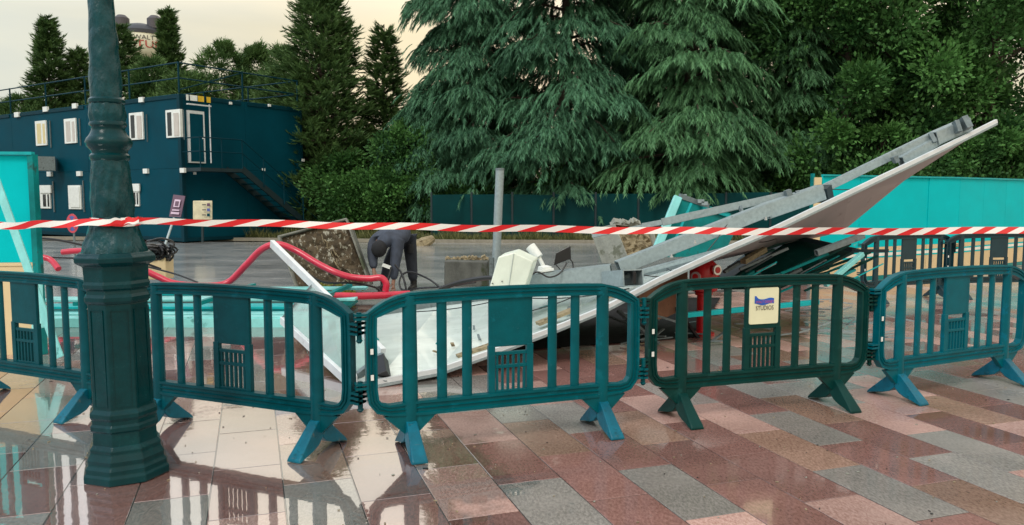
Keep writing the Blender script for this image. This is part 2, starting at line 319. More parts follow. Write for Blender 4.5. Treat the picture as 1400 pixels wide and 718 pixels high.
# ------------------------------------------------------------------ helpers: meshes
class MB:
    def __init__(s): s.v, s.f, s.m = [], [], []

    def add(s, vs, fs, mi=0):
        o = len(s.v)
        s.v += [Vector(v) for v in vs]
        for f in fs: s.f.append([i + o for i in f]); s.m.append(mi)
        return s

    def box(s, c, d, rot=None, mi=0):
        x, y, z = d[0] / 2, d[1] / 2, d[2] / 2
        vs = [Vector(q) for q in ((-x, -y, -z), (x, -y, -z), (x, y, -z), (-x, y, -z), (-x, -y, z), (x, -y, z), (x, y, z), (-x, y, z))]
        if rot is not None: vs = [rot @ v for v in vs]
        return s.add([v + Vector(c) for v in vs], [(0, 3, 2, 1), (4, 5, 6, 7), (0, 1, 5, 4), (1, 2, 6, 5), (2, 3, 7, 6), (3, 0, 4, 7)], mi)

    def beam(s, a, b, w, h, up=(0, 0, 1), mi=0, roll=0):
        a, b = Vector(a), Vector(b)
        x = (b - a).normalized(); z = Vector(up); z = (z - x * z.dot(x)).normalized(); y = z.cross(x)
        r = Matrix((x, y, z)).transposed() @ Matrix.Rotation(roll, 3, 'X')
        return s.box((a + b) / 2, ((b - a).length, w, h), r, mi)

    def hexa(s, lo, hi, mi=0):
        """8 corners: lo quad and hi quad in matching order"""
        return s.add(list(lo) + list(hi), [(0, 3, 2, 1), (4, 5, 6, 7), (0, 1, 5, 4), (1, 2, 6, 5), (2, 3, 7, 6), (3, 0, 4, 7)], mi)

    def slab(s, quad, t, mi=0):
        q = [Vector(p) for p in quad]
        n = (q[1] - q[0]).cross(q[3] - q[0]).normalized() * t
        return s.hexa([p - n for p in q], q, mi)

    def tube(s, pts, r, n=8, cap=True, mi=0):
        pts = [Vector(p) for p in pts]
        rs = r if hasattr(r, '__len__') else [r] * len(pts)
        k = len(pts); t0 = None; rings = []
        for i, p in enumerate(pts):
            t = (pts[min(i + 1, k - 1)] - pts[max(i - 1, 0)]).normalized()
            if t0 is None:
                u = Vector((0, 0, 1)) if abs(t.z) < 0.9 else Vector((1, 0, 0))
                u = (u - t * u.dot(t)).normalized()
            else:
                u = (u - t * u.dot(t)).normalized()
            t0 = t; w = t.cross(u)
            rings += [p + (u * math.cos(a) + w * math.sin(a)) * rs[i] for a in [2 * math.pi * j / n for j in range(n)]]
        fs = [(i * n + j, i * n + (j + 1) % n, (i + 1) * n + (j + 1) % n, (i + 1) * n + j) for i in range(k - 1) for j in range(n)]
        if cap: fs += [tuple(range(n))[::-1], tuple(range((k - 1) * n, k * n))]
        return s.add(rings, fs, mi)

    def lathe(s, prof, n=32, c=(0, 0, 0), a0=0.0, mi=0, disp=None):
        vs = []
        for (z, r) in prof:
            for j in range(n):
                a = a0 + 2 * math.pi * j / n
                rr = r + (disp(a, z) if disp else 0)
                vs.append(Vector(c) + Vector((rr * math.cos(a), rr * math.sin(a), z)))
        k = len(prof)
        fs = [(i * n + j, i * n + (j + 1) % n, (i + 1) * n + (j + 1) % n, (i + 1) * n + j) for i in range(k - 1) for j in range(n)]
        fs += [tuple(range(n))[::-1], tuple(range((k - 1) * n, k * n))]
        return s.add(vs, fs, mi)

    def prism(s, poly, y0, y1, mi=0):
        """poly in XZ, extruded along Y"""
        n = len(poly)
        vs = [(x, y0, z) for x, z in poly] + [(x, y1, z) for x, z in poly]
        fs = [tuple(range(n)), tuple(range(2 * n - 1, n - 1, -1))] + [(i, i + n, (i + 1) % n + n, (i + 1) % n) for i in range(n)]
        return s.add(vs, fs, mi)

    def build(s, name, m, parent=None, smooth=False, bevel=0, origin=None, hard=40):
        ms = m if isinstance(m, (list, tuple)) else [m]
        if parent is None and origin is None:
            xs = [v.x for v in s.v]; ys = [v.y for v in s.v]; zs = [v.z for v in s.v]
            origin = Vector(((min(xs) + max(xs)) / 2, (min(ys) + max(ys)) / 2, min(zs)))
        if parent is not None: origin = Vector((0, 0, 0))
        origin = Vector(origin)
        me = bpy.data.meshes.new(name)
        me.from_pydata([v - origin for v in s.v], [], s.f)
        for q in ms: me.materials.append(M[q] if isinstance(q, str) else q)
        me.polygons.foreach_set('material_index', s.m)
        bm = bmesh.new(); bm.from_mesh(me)
        bmesh.ops.recalc_face_normals(bm, faces=bm.faces)
        if smooth:
            for f in bm.faces: f.smooth = True
            for ed in bm.edges:
                if len(ed.link_faces) == 2 and ed.calc_face_angle(0) > rad(hard): ed.smooth = False
        bm.to_mesh(me); bm.free()
        o = bpy.data.objects.new(name, me)
        C.objects.link(o)
        o.location = origin
        if parent is not None: attach(o, parent)
        if bevel:
            b = o.modifiers.new('bevel', 'BEVEL'); b.width = bevel; b.segments = 2; b.limit_method = 'ANGLE'; b.angle_limit = rad(35)
        return o


WORLD_M = {}


def wm(o):
    m = Matrix.Translation(o.location) @ o.rotation_euler.to_matrix().to_4x4()
    if o.parent is not None: m = wm(o.parent) @ o.matrix_parent_inverse @ m
    return m


def attach(o, parent):
    """child of parent; the child's mesh is given in world metres"""
    o.parent = parent
    o.matrix_parent_inverse = wm(parent).inverted()
    return o


def tag(o, label=None, cat=None, group=None, kind=None):
    if label: o['label'] = label
    if cat: o['category'] = cat
    if group: o['group'] = group
    if kind: o['kind'] = kind
    return o


def thing(name, loc, label, cat, group=None, rz=0):
    o = bpy.data.objects.new(name, None)
    C.objects.link(o)
    o.location = loc; o.rotation_euler = (0, 0, rz); o.empty_display_size = 0.2
    return tag(o, label, cat, group)


def kids(o): return [c for c in bpy.data.objects if c.parent == o]


def copy_tree(o, parent=None, remap=None):
    c = o.copy(); C.objects.link(c)
    if parent is not None: c.parent = parent
    if remap and c.type == 'MESH' and c.data.materials and c.data.materials[0] in remap:
        key = (c.data.name, remap[c.data.materials[0]].name)
        if key not in WORLD_M:
            me = c.data.copy(); me.materials[0] = remap[c.data.materials[0]]; WORLD_M[key] = me
        c.data = WORLD_M[key]
    for ch in kids(o): copy_tree(ch, c, remap)
    return c


def npmesh(name, V, F, m, tint=None, parent=None, nper=3):
    me = bpy.data.meshes.new(name)
    me.vertices.add(len(V)); me.vertices.foreach_set('co', np.ascontiguousarray(V, dtype=np.float32).ravel())
    nf = len(F)
    me.loops.add(nf * nper); me.loops.foreach_set('vertex_index', np.ascontiguousarray(F, dtype=np.int32).ravel())
    me.polygons.add(nf); me.polygons.foreach_set('loop_start', np.arange(0, nf * nper, nper, dtype=np.int32))
    me.update(calc_edges=True)
    if tint is not None:
        a = me.attributes.new('tint', 'FLOAT', 'POINT'); a.data.foreach_set('value', np.ascontiguousarray(tint, dtype=np.float32))
    me.materials.append(M[m] if isinstance(m, str) else m)
    o = bpy.data.objects.new(name, me); C.objects.link(o)
    if parent is not None: o.parent = parent
    return o


def unit(a): return a / (np.linalg.norm(a, axis=-1, keepdims=True) + 1e-9)


def blades(base, axis, length, width, tint):
    """one thin triangle per blade"""
    n = len(base)
    rv = NP.normal(size=(n, 3)); side_ = unit(np.cross(axis, rv))
    a = base - side_ * width[:, None] / 2; b = base + side_ * width[:, None] / 2
    c = base + axis * length[:, None]
    V = np.stack([a, b, c], 1).reshape(-1, 3)
    return V, np.arange(n * 3).reshape(-1, 3), np.repeat(tint, 3)


# ------------------------------------------------------------------ ground
def sheet(name, pts, z, m, kind='structure'):
    b = MB(); b.add([(x, y, z) for x, y in pts], [tuple(range(len(pts)))])
    o = b.build(name, m, origin=(0, 0, z)); return tag(o, kind=kind)


sheet('ground', [(-900, -60), (900, -60), (900, 1500), (-900, 1500)], -0.16, 'soil')
# asphalt yard between the paved square and the far kerb
sheet('asphalt_yard', [(-60, -20), (40, -20), (40, 26.4), (11, 26.4), (-4, 27.2), (-60, 31)], -0.035, 'asphalt')
AZ = rad(-18.5)
DU = Vector((math.sin(AZ), math.cos(AZ), 0)); DV = Vector((DU.y, -DU.x, 0))
pav_edge = [(-14, 1), (14, 1), (20, 4), (20, 19.5), (8, 19.5), (5.0, 14.0), (0.5, 11.4), (-14, 11.4)]


def in_pave(x, y): return 1.2 < y < (11.3 if x < 0.5 else 11.3 + (x - 0.5) * 0.6) and y < 19 and abs(x) < 13.5


pave = sheet('pavement', pav_edge, -0.0035, 'grout')
SW, SL = 0.357, 0.74


def vline(k): return 1.63 + (0.357 * k if k >= 0 else 0.377 * k)


samples = [('g', 750, 688), ('g', 930, 670), ('g', 762, 561), ('g', 695, 561), ('o', 750, 597), ('o', 881, 579), ('m', 702, 627), ('m', 811, 652), ('m', 847, 609),
           ('m', 941, 621), ('m', 1014, 600), ('p', 668, 579), ('p', 869, 700), ('p', 887, 558), ('p', 999, 570), ('p', 990, 709), ('p', 662, 658),
           ('g', 1099, 585), ('o', 1096, 616), ('o', 1076, 546), ('m', 1020, 546), ('m', 1056, 639), ('g', 1215, 669), ('m', 1199, 622), ('m', 1172, 589),
           ('p', 1232, 576), ('p', 1139, 695), ('m', 1043, 679), ('p', 1298, 626), ('p', 1315, 680), ('m', 1285, 606), ('p', 1212, 546), ('o', 1298, 563),
           ('p', 1364, 546), ('m', 1278, 583), ('m', 1381, 586), ('m', 1325, 540), ('m', 1315, 716), ('g', 1093, 533), ('g', 1298, 513), ('g', 1381, 543),
           ('g', 1010, 527), ('m', 580, 690), ('g', 455, 700), ('m', 360, 690), ('p', 90, 520), ('g', 30, 560), ('g', 60, 600), ('m', 300, 660), ('p', 620, 690)]
slab_me = {}
for kd, mn in (('m', 'slab_maroon'), ('p', 'slab_pink'), ('g', 'slab_grey'), ('o', 'slab_ochre')):
    for wid in (0.357, 0.377):
        b = MB(); w, l, bv = wid / 2 - 0.0034, SL / 2 - 0.003, 0.0012
        vs = [(-w, -l, -0.003), (w, -l, -0.003), (w, l, -0.003), (-w, l, -0.003), (-w, -l, -bv), (w, -l, -bv), (w, l, -bv), (-w, l, -bv),
              (-w + bv, -l + bv, 0), (w - bv, -l + bv, 0), (w - bv, l - bv, 0), (-w + bv, l - bv, 0)]
        fs = [(0, 1, 5, 4), (1, 2, 6, 5), (2, 3, 7, 6), (3, 0, 4, 7), (4, 5, 9, 8), (5, 6, 10, 9), (6, 7, 11, 10), (7, 4, 8, 11), (8, 9, 10, 11)]
        b.add(vs, fs)
        me = bpy.data.meshes.new('paving_slab'); me.from_pydata(vs, [], fs); me.materials.append(M[mn])
        slab_me[kd, wid] = (me, vs, fs)
cells = []
for k in range(-42, 50):
    wid = 0.357 if k >= 0 else 0.377
    v = vline(k) + wid / 2
    ph = 3.62 if k % 2 == 0 else 3.25
    for j in range(-12, 40):
        u = ph + SL * (j + 0.5)
        p = DU * u + DV * v
        if not in_pave(p.x, p.y): continue
        px, py = pix(p)
        vis = -45 < px < 1445 and py < 760
        best = min(samples, key=lambda s_: (s_[1] - px) ** 2 + ((s_[2] - py) * 2) ** 2)
        dd = math.hypot(best[1] - px, (best[2] - py) * 2)
        if py > 505 and dd < 42: kd = best[0]
        else: kd = R.choices('mpgo', (52, 28, 14, 6))[0]
        cells.append((p.y if vis else 99, p, kd, wid))
cells.sort(key=lambda c: c[0])
rest = {}
for i, (key, p, kd, wid) in enumerate(cells):
    me, vs, fs = slab_me[kd, wid]
    tx, ty = R.uniform(-0.0005, 0.0005), R.uniform(-0.0008, 0.0008)
    dz = R.uniform(-0.0004, 0.0008)
    if i < 290 and key < 50:
        o = bpy.data.objects.new('paving_slab', me); C.objects.link(o)
        o.parent = pave; o.location = (p.x, p.y, 0.0035 + dz); o.rotation_euler = (tx, ty, -AZ)
    else:
        r = rest.setdefault(kd, MB())
        rot = Euler((tx, ty, -AZ)).to_matrix()
        r.add([rot @ Vector(q) + Vector((p.x, p.y, dz)) for q in vs], fs)
b = MB(); kk = list(rest)
for i, kd in enumerate(kk): b.add(rest[kd].v, rest[kd].f, i)
tag(b.build('far_paving', [{'m': 'slab_maroon', 'p': 'slab_pink', 'g': 'slab_grey', 'o': 'slab_ochre'}[q] for q in kk], pave), kind='stuff')

# kerb and weedy verge in front of the far fence
b = MB()
kp = [(-24, 30.2), (-9, 28.6), (-2, 27.4), (6, 26.9), (11, 26.4)]
for (x0, y0), (x1, y1) in zip(kp, kp[1:]): b.beam((x0, y0, 0.0), (x1, y1, 0.0), 0.18, 0.12)
tag(b.build('kerb', 'kerb'), kind='structure')
NV = 16000
tt = NP.random(NV); xs = -10 + 22 * tt; ys = np.interp(xs, [-24, -9, -2, 6, 12], [30.4, 28.8, 27.6, 27.1, 26.6]) + np.abs(NP.normal(0, 0.55, NV))
hh = 0.12 + 0.35 * NP.random(NV) ** 2 * (0.6 + 0.8 * np.sin(xs * 2.1) ** 2)
ax = unit(np.stack([NP.normal(0, .35, NV), NP.normal(0, .35, NV), np.ones(NV)], 1))
V, F, T = blades(np.stack([xs, ys, np.full(NV, -0.1)], 1), ax, hh + 0.1, np.full(NV, 0.04), NP.random(NV))
tag(npmesh('weeds', V, F, 'leaf_weed', T), kind='stuff')


# ------------------------------------------------------------------ trees
def trunk_mesh(H, r0, limbs, lean=0):
    b = MB()
    n = 9
    pts = [Vector((lean * (i / n) ** 2 + 0.06 * math.sin(i * 1.7), 0.06 * math.cos(i * 2.1), H * i / n)) for i in range(n + 1)]
    b.tube(pts, [r0 * (1 - 0.93 * (i / n)) for i in range(n + 1)], 8)
    for lp, lr in limbs: b.tube(lp, [lr * (1 - 0.8 * i / (len(lp) - 1)) for i in range(len(lp))], 4)
    return b


def cedar(x, y, H, Rd, label, m, nbr=150, spr=34, seed=1, dens=1.0, group='drooping cedars behind the fence', name='cedar_tree', rise_=(0.12, 0.34), droop_=(0.28, 0.5), hang=1.0, pw=0.75, z0=1.6, sl_=(0.42, 0.85), bl=1.0, fuzz=0.0, lats=0.17):
    rg = np.random.default_rng(seed)
    t = thing(name, (x, y, -0.1), label, 'tree', group)
    limbs = []
    Bs, Ax, Ln, Wd, Tt = [], [], [], [], []
    for i in range(nbr):
        h = z0 + (H - z0 - 0.25) * ((i + rg.random() * (1 if hang < 0 else 4)) / (nbr + 4)) ** 1.05
        az = i * 2.399 + rg.normal(0, .25)
        rel = 1 - (h / H)
        Lb = Rd * ((0.16 if hang > 0 else 0.03) + 0.95 * rel ** pw) * (rg.uniform(0.72, 1.12) if hang < 0 else rg.uniform(0.55, 1.18))
        if h < 3: Lb *= 0.8
        d = np.array([math.cos(az), math.sin(az), 0]); sd_ = np.array([-d[1], d[0], 0])
        rise = rg.uniform(*rise_); droop = rg.uniform(*droop_)

        s_ = np.sort(0.22 + 0.78 * rg.random(int(spr * (0.5 + Lb / Rd))) ** 0.75)
        ctr = d[None] * (s_ * Lb)[:, None]; ctr[:, 2] = h + rise * s_ * Lb - droop * s_ ** 2.2 * Lb
        lat = rg.normal(0, 1, len(s_)) * Lb * lats * np.sin(np.pi * np.clip(s_, 0, 0.93)) ** 0.6
        base = ctr + sd_[None] * lat[:, None]; base[:, 2] -= np.abs(lat) * 0.45 * hang; base += rg.normal(0, 1, base.shape) * fuzz
        limbs.append(([Vector((0, 0, h - 0.1))] + [Vector((*(d[:2] * q * Lb), h + rise * q * Lb - droop * q ** 2.2 * Lb)) for q in (0.33, 0.66, 0.95)], 0.035 + 0.05 * rel))
        # each spray: a drooping twig that carries small needle blades on both sides
        ns = len(s_)
        out_ = unit(d[None] * 0.75 + sd_[None] * np.sign(lat)[:, None] * np.minimum(np.abs(lat) * 1.1, .8)[:, None] + rg.normal(0, .22, (ns, 3)))
        sl = rg.uniform(*sl_, ns) * (0.45 + 0.55 * min(1, Lb / 1.2))
        K = int(13 * dens)
        u = np.linspace(0.05, 1, K)
        pos = base[:, None, :] + out_[:, None, :] * (u[None, :, None] * sl[:, None, None]) * 0.75
        pos[..., 2] -= (u[None, :] ** 1.6) * sl[:, None] * 0.62 * hang
        tang = out_[:, None, :] * 0.7 + np.zeros_like(pos); tang[..., 2] -= 1.15 * u[None, :] * hang
        tang = unit(tang)
        for sg in (-1, 1):
            lateral = unit(np.cross(tang, np.array([0, 0, 1.0]))) * sg
            a_ = unit(tang * 0.9 + lateral * 0.55 + rg.normal(0, .12, pos.shape) + np.array([0, 0, -0.35 * hang]))
            n_ = pos.reshape(-1, 3).shape[0]
            Bs.append(pos.reshape(-1, 3)); Ax.append(a_.reshape(-1, 3))
            Ln.append(rg.uniform(0.15, 0.27, n_) * bl); Wd.append(rg.uniform(0.022, 0.042, n_) * bl)
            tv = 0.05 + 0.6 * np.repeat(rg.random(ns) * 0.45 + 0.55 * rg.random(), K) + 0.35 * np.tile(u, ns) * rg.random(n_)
            Tt.append(tv)
    V, F, T = blades(np.concatenate(Bs), np.concatenate(Ax), np.concatenate(Ln), np.concatenate(Wd), np.clip(np.concatenate(Tt), 0, 1))
    trunk_mesh(H * 0.97, H * 0.02, limbs).build('trunk', 'trunk', None, True, origin=(0, 0, 0)).parent = t
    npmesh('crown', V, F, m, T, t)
    return t


def clumped(name, x, y, H, shape, label, m, ncl=150, per=420, seed=1, leaf=(0.14, 0.06), clump=0.6, up=0.5, group=None, cat='tree', base=0.6, broad=False, z0=-0.1):
    """crown of many leafy clumps; shape(t) gives the radius at relative height t"""
    rg = np.random.default_rng(seed)
    t = thing(name, (x, y, z0), label, cat, group)
    tv = rg.random(ncl) ** (0.85 if broad else 1.25)
    az = np.arange(ncl) * 2.399 + rg.normal(0, .3, ncl)
    rr = np.array([shape(q) for q in tv])
    rf = rg.uniform(0.45, 1.0, ncl)
    cen = np.stack([np.cos(az) * rr * rf, np.sin(az) * rr * rf, base + tv * (H - base) * 0.97], 1)
    cs = clump * rg.uniform(0.55, 1.3, ncl) * np.clip(0.22 + 0.95 * rr / max(rr.max(), .01), 0.2, 1)
    n = ncl * per
    dirs = unit(rg.normal(0, 1, (ncl, per, 3)))
    outw = unit(cen * np.array([1, 1, 0]) + 1e-6)[:, None, :]
    dirs = unit(dirs + outw * 0.5 + np.array([0, 0, up * 0.7]))
    rad_ = (rg.random((ncl, per, 1)) ** (0.45 if broad else 0.85)) * (1 if broad else 1.3)
    lump = 1 + 0.35 * np.sin(dirs[..., :1] * 9 + az[:, None, None]) * np.sin(dirs[..., 2:3] * 8)
    pos = cen[:, None, :] + dirs * rad_ * cs[:, None, None] * lump * np.array([1, 1, 0.95])
    ax_ = unit(dirs * 0.8 + outw * 0.35 + np.array([0, 0, up]) + rg.normal(0, .35, dirs.shape)).reshape(-1, 3)
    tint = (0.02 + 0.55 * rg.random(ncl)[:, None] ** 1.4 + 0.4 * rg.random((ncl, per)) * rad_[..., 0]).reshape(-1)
    Ln = rg.uniform(0.6, 1.2, n) * leaf[0]; Wd = rg.uniform(0.6, 1.2, n) * leaf[1]
    pos = pos.reshape(-1, 3)
    if broad:
        side_ = unit(np.cross(ax_, rg.normal(size=(n, 3))))
        a = pos; b_ = pos + ax_ * Ln[:, None] * .5 + side_ * Wd[:, None] * .5; c = pos + ax_ * Ln[:, None]; d = pos + ax_ * Ln[:, None] * .5 - side_ * Wd[:, None] * .5
        V = np.stack([a, b_, c, d], 1).reshape(-1, 3); F = np.arange(n * 4).reshape(-1, 4); T = np.repeat(tint, 4); nper = 4
    else:
        V, F, T = blades(pos, ax_, Ln, Wd, tint); nper = 3
    limbs = []
    for i in range(0, ncl, 3):
        c = cen[i]; h0 = max(0.3, c[2] - 0.35 * rr[i])
        limbs.append(([Vector((0, 0, h0)), Vector((c[0] * .5, c[1] * .5, (h0 + c[2]) / 2 + .1)), Vector(c)], 0.05))
    trunk_mesh(H * 0.9, max(0.07, H * 0.018), limbs).build('trunk', 'trunk', None, True, origin=(0, 0, 0)).parent = t
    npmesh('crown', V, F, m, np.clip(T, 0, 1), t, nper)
    return t


def cone(Rb, p=0.8, low=0.12): return lambda q: Rb * ((1 - q) ** p) * min(1, 0.45 + q / low * 0.55) + 0.08
def dome(Rb): return lambda q: Rb * math.sqrt(max(0.03, 1 - (2 * q - 0.85) ** 2 / 1.35)) if q < 1 else 0.1


def tx(px, Y): return (px - CX) / FPX * Y


cedars = [(648, 32.0, 17.5, 2.7, 'slimmest blue green cedar, the one just right of the yellow sky gap', 'leaf_cedar', .42, 120),
          (772, 30.5, 18.0, 3.0, 'blue green cedar right of the silver post top, second of the drooping cedars', 'leaf_cedar', .40, 125),
          (868, 34.5, 19.0, 2.9, 'cedar set back in the dark gap before the broad green cedar', 'leaf_cedar', .5, 120),
          (942, 30.0, 18.5, 3.3, 'broad green cedar above the tipped teal frame with long hanging boughs', 'leaf_cedar2', .42, 130),
          (1062, 32.0, 18.0, 3.2, 'green cedar whose boughs hang over the dark fence end beside the turquoise hoarding', 'leaf_cedar2', .45, 125)]
for i, (px, Y, H, Rd, lb, m, pw_, nb) in enumerate(cedars):
    cedar(tx(px, Y), Y, H, Rd, lb, m, nbr=nb, spr=84, seed=20 + i, fuzz=0.06, rise_=(0.05, 0.5), droop_=(0.3, 0.7), hang=1.1, pw=pw_, sl_=(0.34, 0.7), lats=0.28)

cedar(tx(590, 32.0), 32.0, 6.6, 2.7, 'low spreading cedar left of the silver post', 'leaf_cedar', 90, 44, 41, fuzz=0.05, z0=1.0, group=None)
# big upright conifers of the left half
conifers = [(445, 33, 10.7, 3.3, .72, 0.3, 260, 'tallest pyramid conifer right of the site container'),
            (528, 34, 9.3, 1.9, .8, 0.6, 110, 'narrow dark conifer with sparse top beside the yellow sky gap'),
            (78, 45, 12.1, 2.5, .95, 0.5, 190, 'pointed conifer at far left rising above the container roof'),
            (240, 44, 12.4, 1.8, .95, 0.5, 190, 'slender pointed conifer right of the water tank'),
            (172, 42, 11.0, 2.4, .6, 0.5, 150, 'blunt bushy conifer in front of the water tank'),
            (118, 46, 10.7, 2.0, .8, 0.5, 130, 'small conifer half hidden by the green lamp post'),
            (385, 36, 7.6, 2.2, .6, 0.4, 130, 'short full conifer between the container corner and the tallest conifer')]
for i, (px, Y, H, Rd, pw, z0, nb, lb) in enumerate(conifers):
    cedar(tx(px, Y), Y, H, Rd, lb, 'leaf_thuja', nb, 30, 50 + i, 1.0, 'pyramid conifers behind the yard', 'conifer_tree', (0.1, 0.4), (0.0, 0.15), -0.35, pw, z0, (0.28, 0.6), 0.95 if Y < 40 else 1.15, 0.1)
bushy = [(312, 42, 9.9, 2.6, 'rounded bushy pine above the container stairs'), (358, 43, 9.9, 2.0, 'rounded pine above the right corner of the container'),
         (268, 40, 8.2, 2.4, 'low bushy pine behind the roof rail corner'), (395, 41, 9.4, 2.0, 'small pine tucked against the tallest conifer'),
         (40, 44, 7.2, 2.6, 'low bush of pine at the left edge behind the roof rail'), (217, 41, 8.8, 1.7, 'low pine under the water tank')]
for i, (px, Y, H, Rd, lb) in enumerate(bushy):
    clumped('pine_tree', tx(px, Y), Y, H, (lambda Rd: lambda q: Rd * (1 - q ** 2.2) + 0.25)(Rd), lb, 'leaf_thuja', 120, 300, 60 + i, (0.24, 0.06), 0.75, 0.4, 'bushy pines behind the container', base=2.5)
# broadleaved trees of the right side
bl = [(1150, 29.5, 13.5, 3.0, 'leafy tree behind the left end of the right turquoise hoarding'), (1235, 30.5, 16, 3.8, 'large fresh green tree behind the raised panel tip'),
      (1345, 29.5, 15, 4.0, 'leafy tree at the right edge of the picture'), (1100, 36, 18, 4.4, 'tall tree far back between the cedars and the leafy trees'), (1300, 37, 19, 4.8, 'tallest broadleaved tree far back at right')]
for i, (px, Y, H, Rd, lb) in enumerate(bl):
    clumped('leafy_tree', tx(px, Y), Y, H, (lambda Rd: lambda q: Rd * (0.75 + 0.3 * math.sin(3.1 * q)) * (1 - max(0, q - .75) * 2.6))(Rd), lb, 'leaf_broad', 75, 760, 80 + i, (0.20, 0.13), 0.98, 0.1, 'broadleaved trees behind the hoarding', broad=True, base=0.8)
# shrubs under the crowns
shr = [(478, 31.5, 3.4, 1.7, 'dark shrub at the foot of the tallest conifer, right of the container edge'), (525, 31.0, 2.7, 1.5, 'bright green shrub behind the bending worker'), (560, 31.5, 4.6, 1.5, 'yellow green shrub below the yellow sky gap'),
       (447, 34.5, 4.2, 1.5, 'shrub in the shade behind the container corner'), (640, 31.5, 2.5, 1.4, 'shrub behind the far fence left of the silver post'), (790, 30.6, 2.9, 1.5, 'leafy shrub hanging over the far fence right of the silver post'),
       (950, 30.6, 2.3, 1.6, 'low shrub behind the fence under the broad cedar'), (1090, 30.0, 2.9, 1.6, 'low shrub beside the left end of the turquoise hoarding'), (1200, 28.5, 4.2, 2.2, 'bush showing over the turquoise hoarding'), (1330, 28.5, 4.6, 2.3, 'bush over the turquoise hoarding at the right edge')]
for i, (px, Y, H, Rd, lb) in enumerate(shr):
    clumped('shrub', tx(px, Y), Y, H, dome(Rd), lb, 'leaf_broad' if i != 6 else 'leaf_thuja', 70, 330, 90 + i, (0.17, 0.10), 0.6, 0.1, 'shrubs under the trees', 'shrub', base=0.2, broad=True)

# ------------------------------------------------------------------ far dark fence
F0 = P(590, 300, 29); F1 = P(1115, 300, 27)
t = thing('far_fence', (0, 28.2, -0.1), 'long low dark green sheet fence below the trees', 'fence')
nP = 9
for i in range(nP):
    a = Vector((F0.x, F0.y, 0)).lerp(Vector((F1.x, F1.y, 0)), i / nP); c = Vector((F0.x, F0.y, 0)).lerp(Vector((F1.x, F1.y, 0)), (i + 1) / nP)
    dd = (c - a).normalized()
    MB().beam(a + dd * .04 + Vector((0, 0, .78)), c - dd * .04 + Vector((0, 0, .78 + R.uniform(-.03, .03))), 0.03, 1.72 + 0.02 * i).build('fence_panel', 'fence_far', t)
    MB().beam(a + Vector((0, 0, -.1)), a + Vector((0, 0, 1.74)), 0.07, 0.07, up=(0, 1, 0)).build('fence_post', 'container_step', t)

# ------------------------------------------------------------------ site container block
K0 = Vector((-11.42, 27.0, 0)); DR = Vector((0.55, 0.835, 0)).normalized(); DL = Vector((-DR.y, DR.x, 0))
HT = 5.13
site = thing('container_building', (K0.x, K0.y, 0), 'two storey dark petrol blue block of site containers with outside stairs', 'building')


def onwall(px, py, d, off=0.0):
    """where the sight line meets the wall plane through K0 along direction d, pushed out by off"""
    n = Vector((-d.y, d.x, 0)); n = n if n.dot(Vector((0, -1, 0))) > 0 else -n
    o = K0 + n * off
    r = ray(px, py); q = Vector((0, 0, CAMH))
    return q + r * ((o - q).dot(n) / r.dot(n))


NL = Vector((-DR.x, -DR.y, 0)); NR = Vector((DR.y, -DR.x, 0))      # outward normals of the left face and of the right face
for tier in range(2):
    for j in range(4):
        for i in range(2):
            a = K0 + DL * (6.0 * j + .02) + DR * (2.70 * i + .002); z = tier * 2.555
            lo = [a + Vector((0, 0, z)), a + DL * 5.99 + Vector((0, 0, z)), a + DL * 5.99 + DR * 2.695 + Vector((0, 0, z)), a + DR * 2.695 + Vector((0, 0, z))]
            MB().hexa(lo, [p + Vector((0, 0, 2.55)) for p in lo]).build('container_module', 'container', site, bevel=0.008)
            b = MB()
            if i == 0:
                for q in ((0,) if j == 0 else ()): b.beam(a + DL * q + NL * .02 + Vector((0, 0, z + .01)), a + DL * q + NL * .02 + Vector((0, 0, z + 2.52)), .16, .06, up=NL)
                for q in ((.08,) if tier == 0 else (2.46,)): b.beam(a + DL * .1 + NL * .012 + Vector((0, 0, z + q)), a + DL * 5.86 + NL * .012 + Vector((0, 0, z + q)), .05, .12)
            if j == 0:
                for q in ((0.06,) if i == 0 else (2.64,)): b.beam(a + DR * q + NR * .035 + Vector((0, 0, z + .01)), a + DR * q + NR * .035 + Vector((0, 0, z + 2.52)), .1, .05, up=NR)
                for q in ((.08,) if tier == 0 else (2.46,)): b.beam(a + DR * .1 + NR * .03 + Vector((0, 0, z + q)), a + DR * 2.5 + NR * .03 + Vector((0, 0, z + q)), .04, .12)
            if b.v: b.build('corner_frame', 'container_trim', site)


def wbox(px0, py0, px1, py1, d, nrm, off, dep, name, m, parent):
    a = onwall(px0, py0, d, off); c = onwall(px1, py1, d, off)
    a2 = onwall(px0, py1, d, off); z0, z1 = (c.z + a2.z) / 2, a.z
    q = [Vector((a.x, a.y, z0)), Vector((c.x, c.y, z0)), Vector((c.x, c.y, z1)), Vector((a.x, a.y, z1))]
    return MB().hexa([p - nrm * dep for p in q], q).build(name, m, parent)


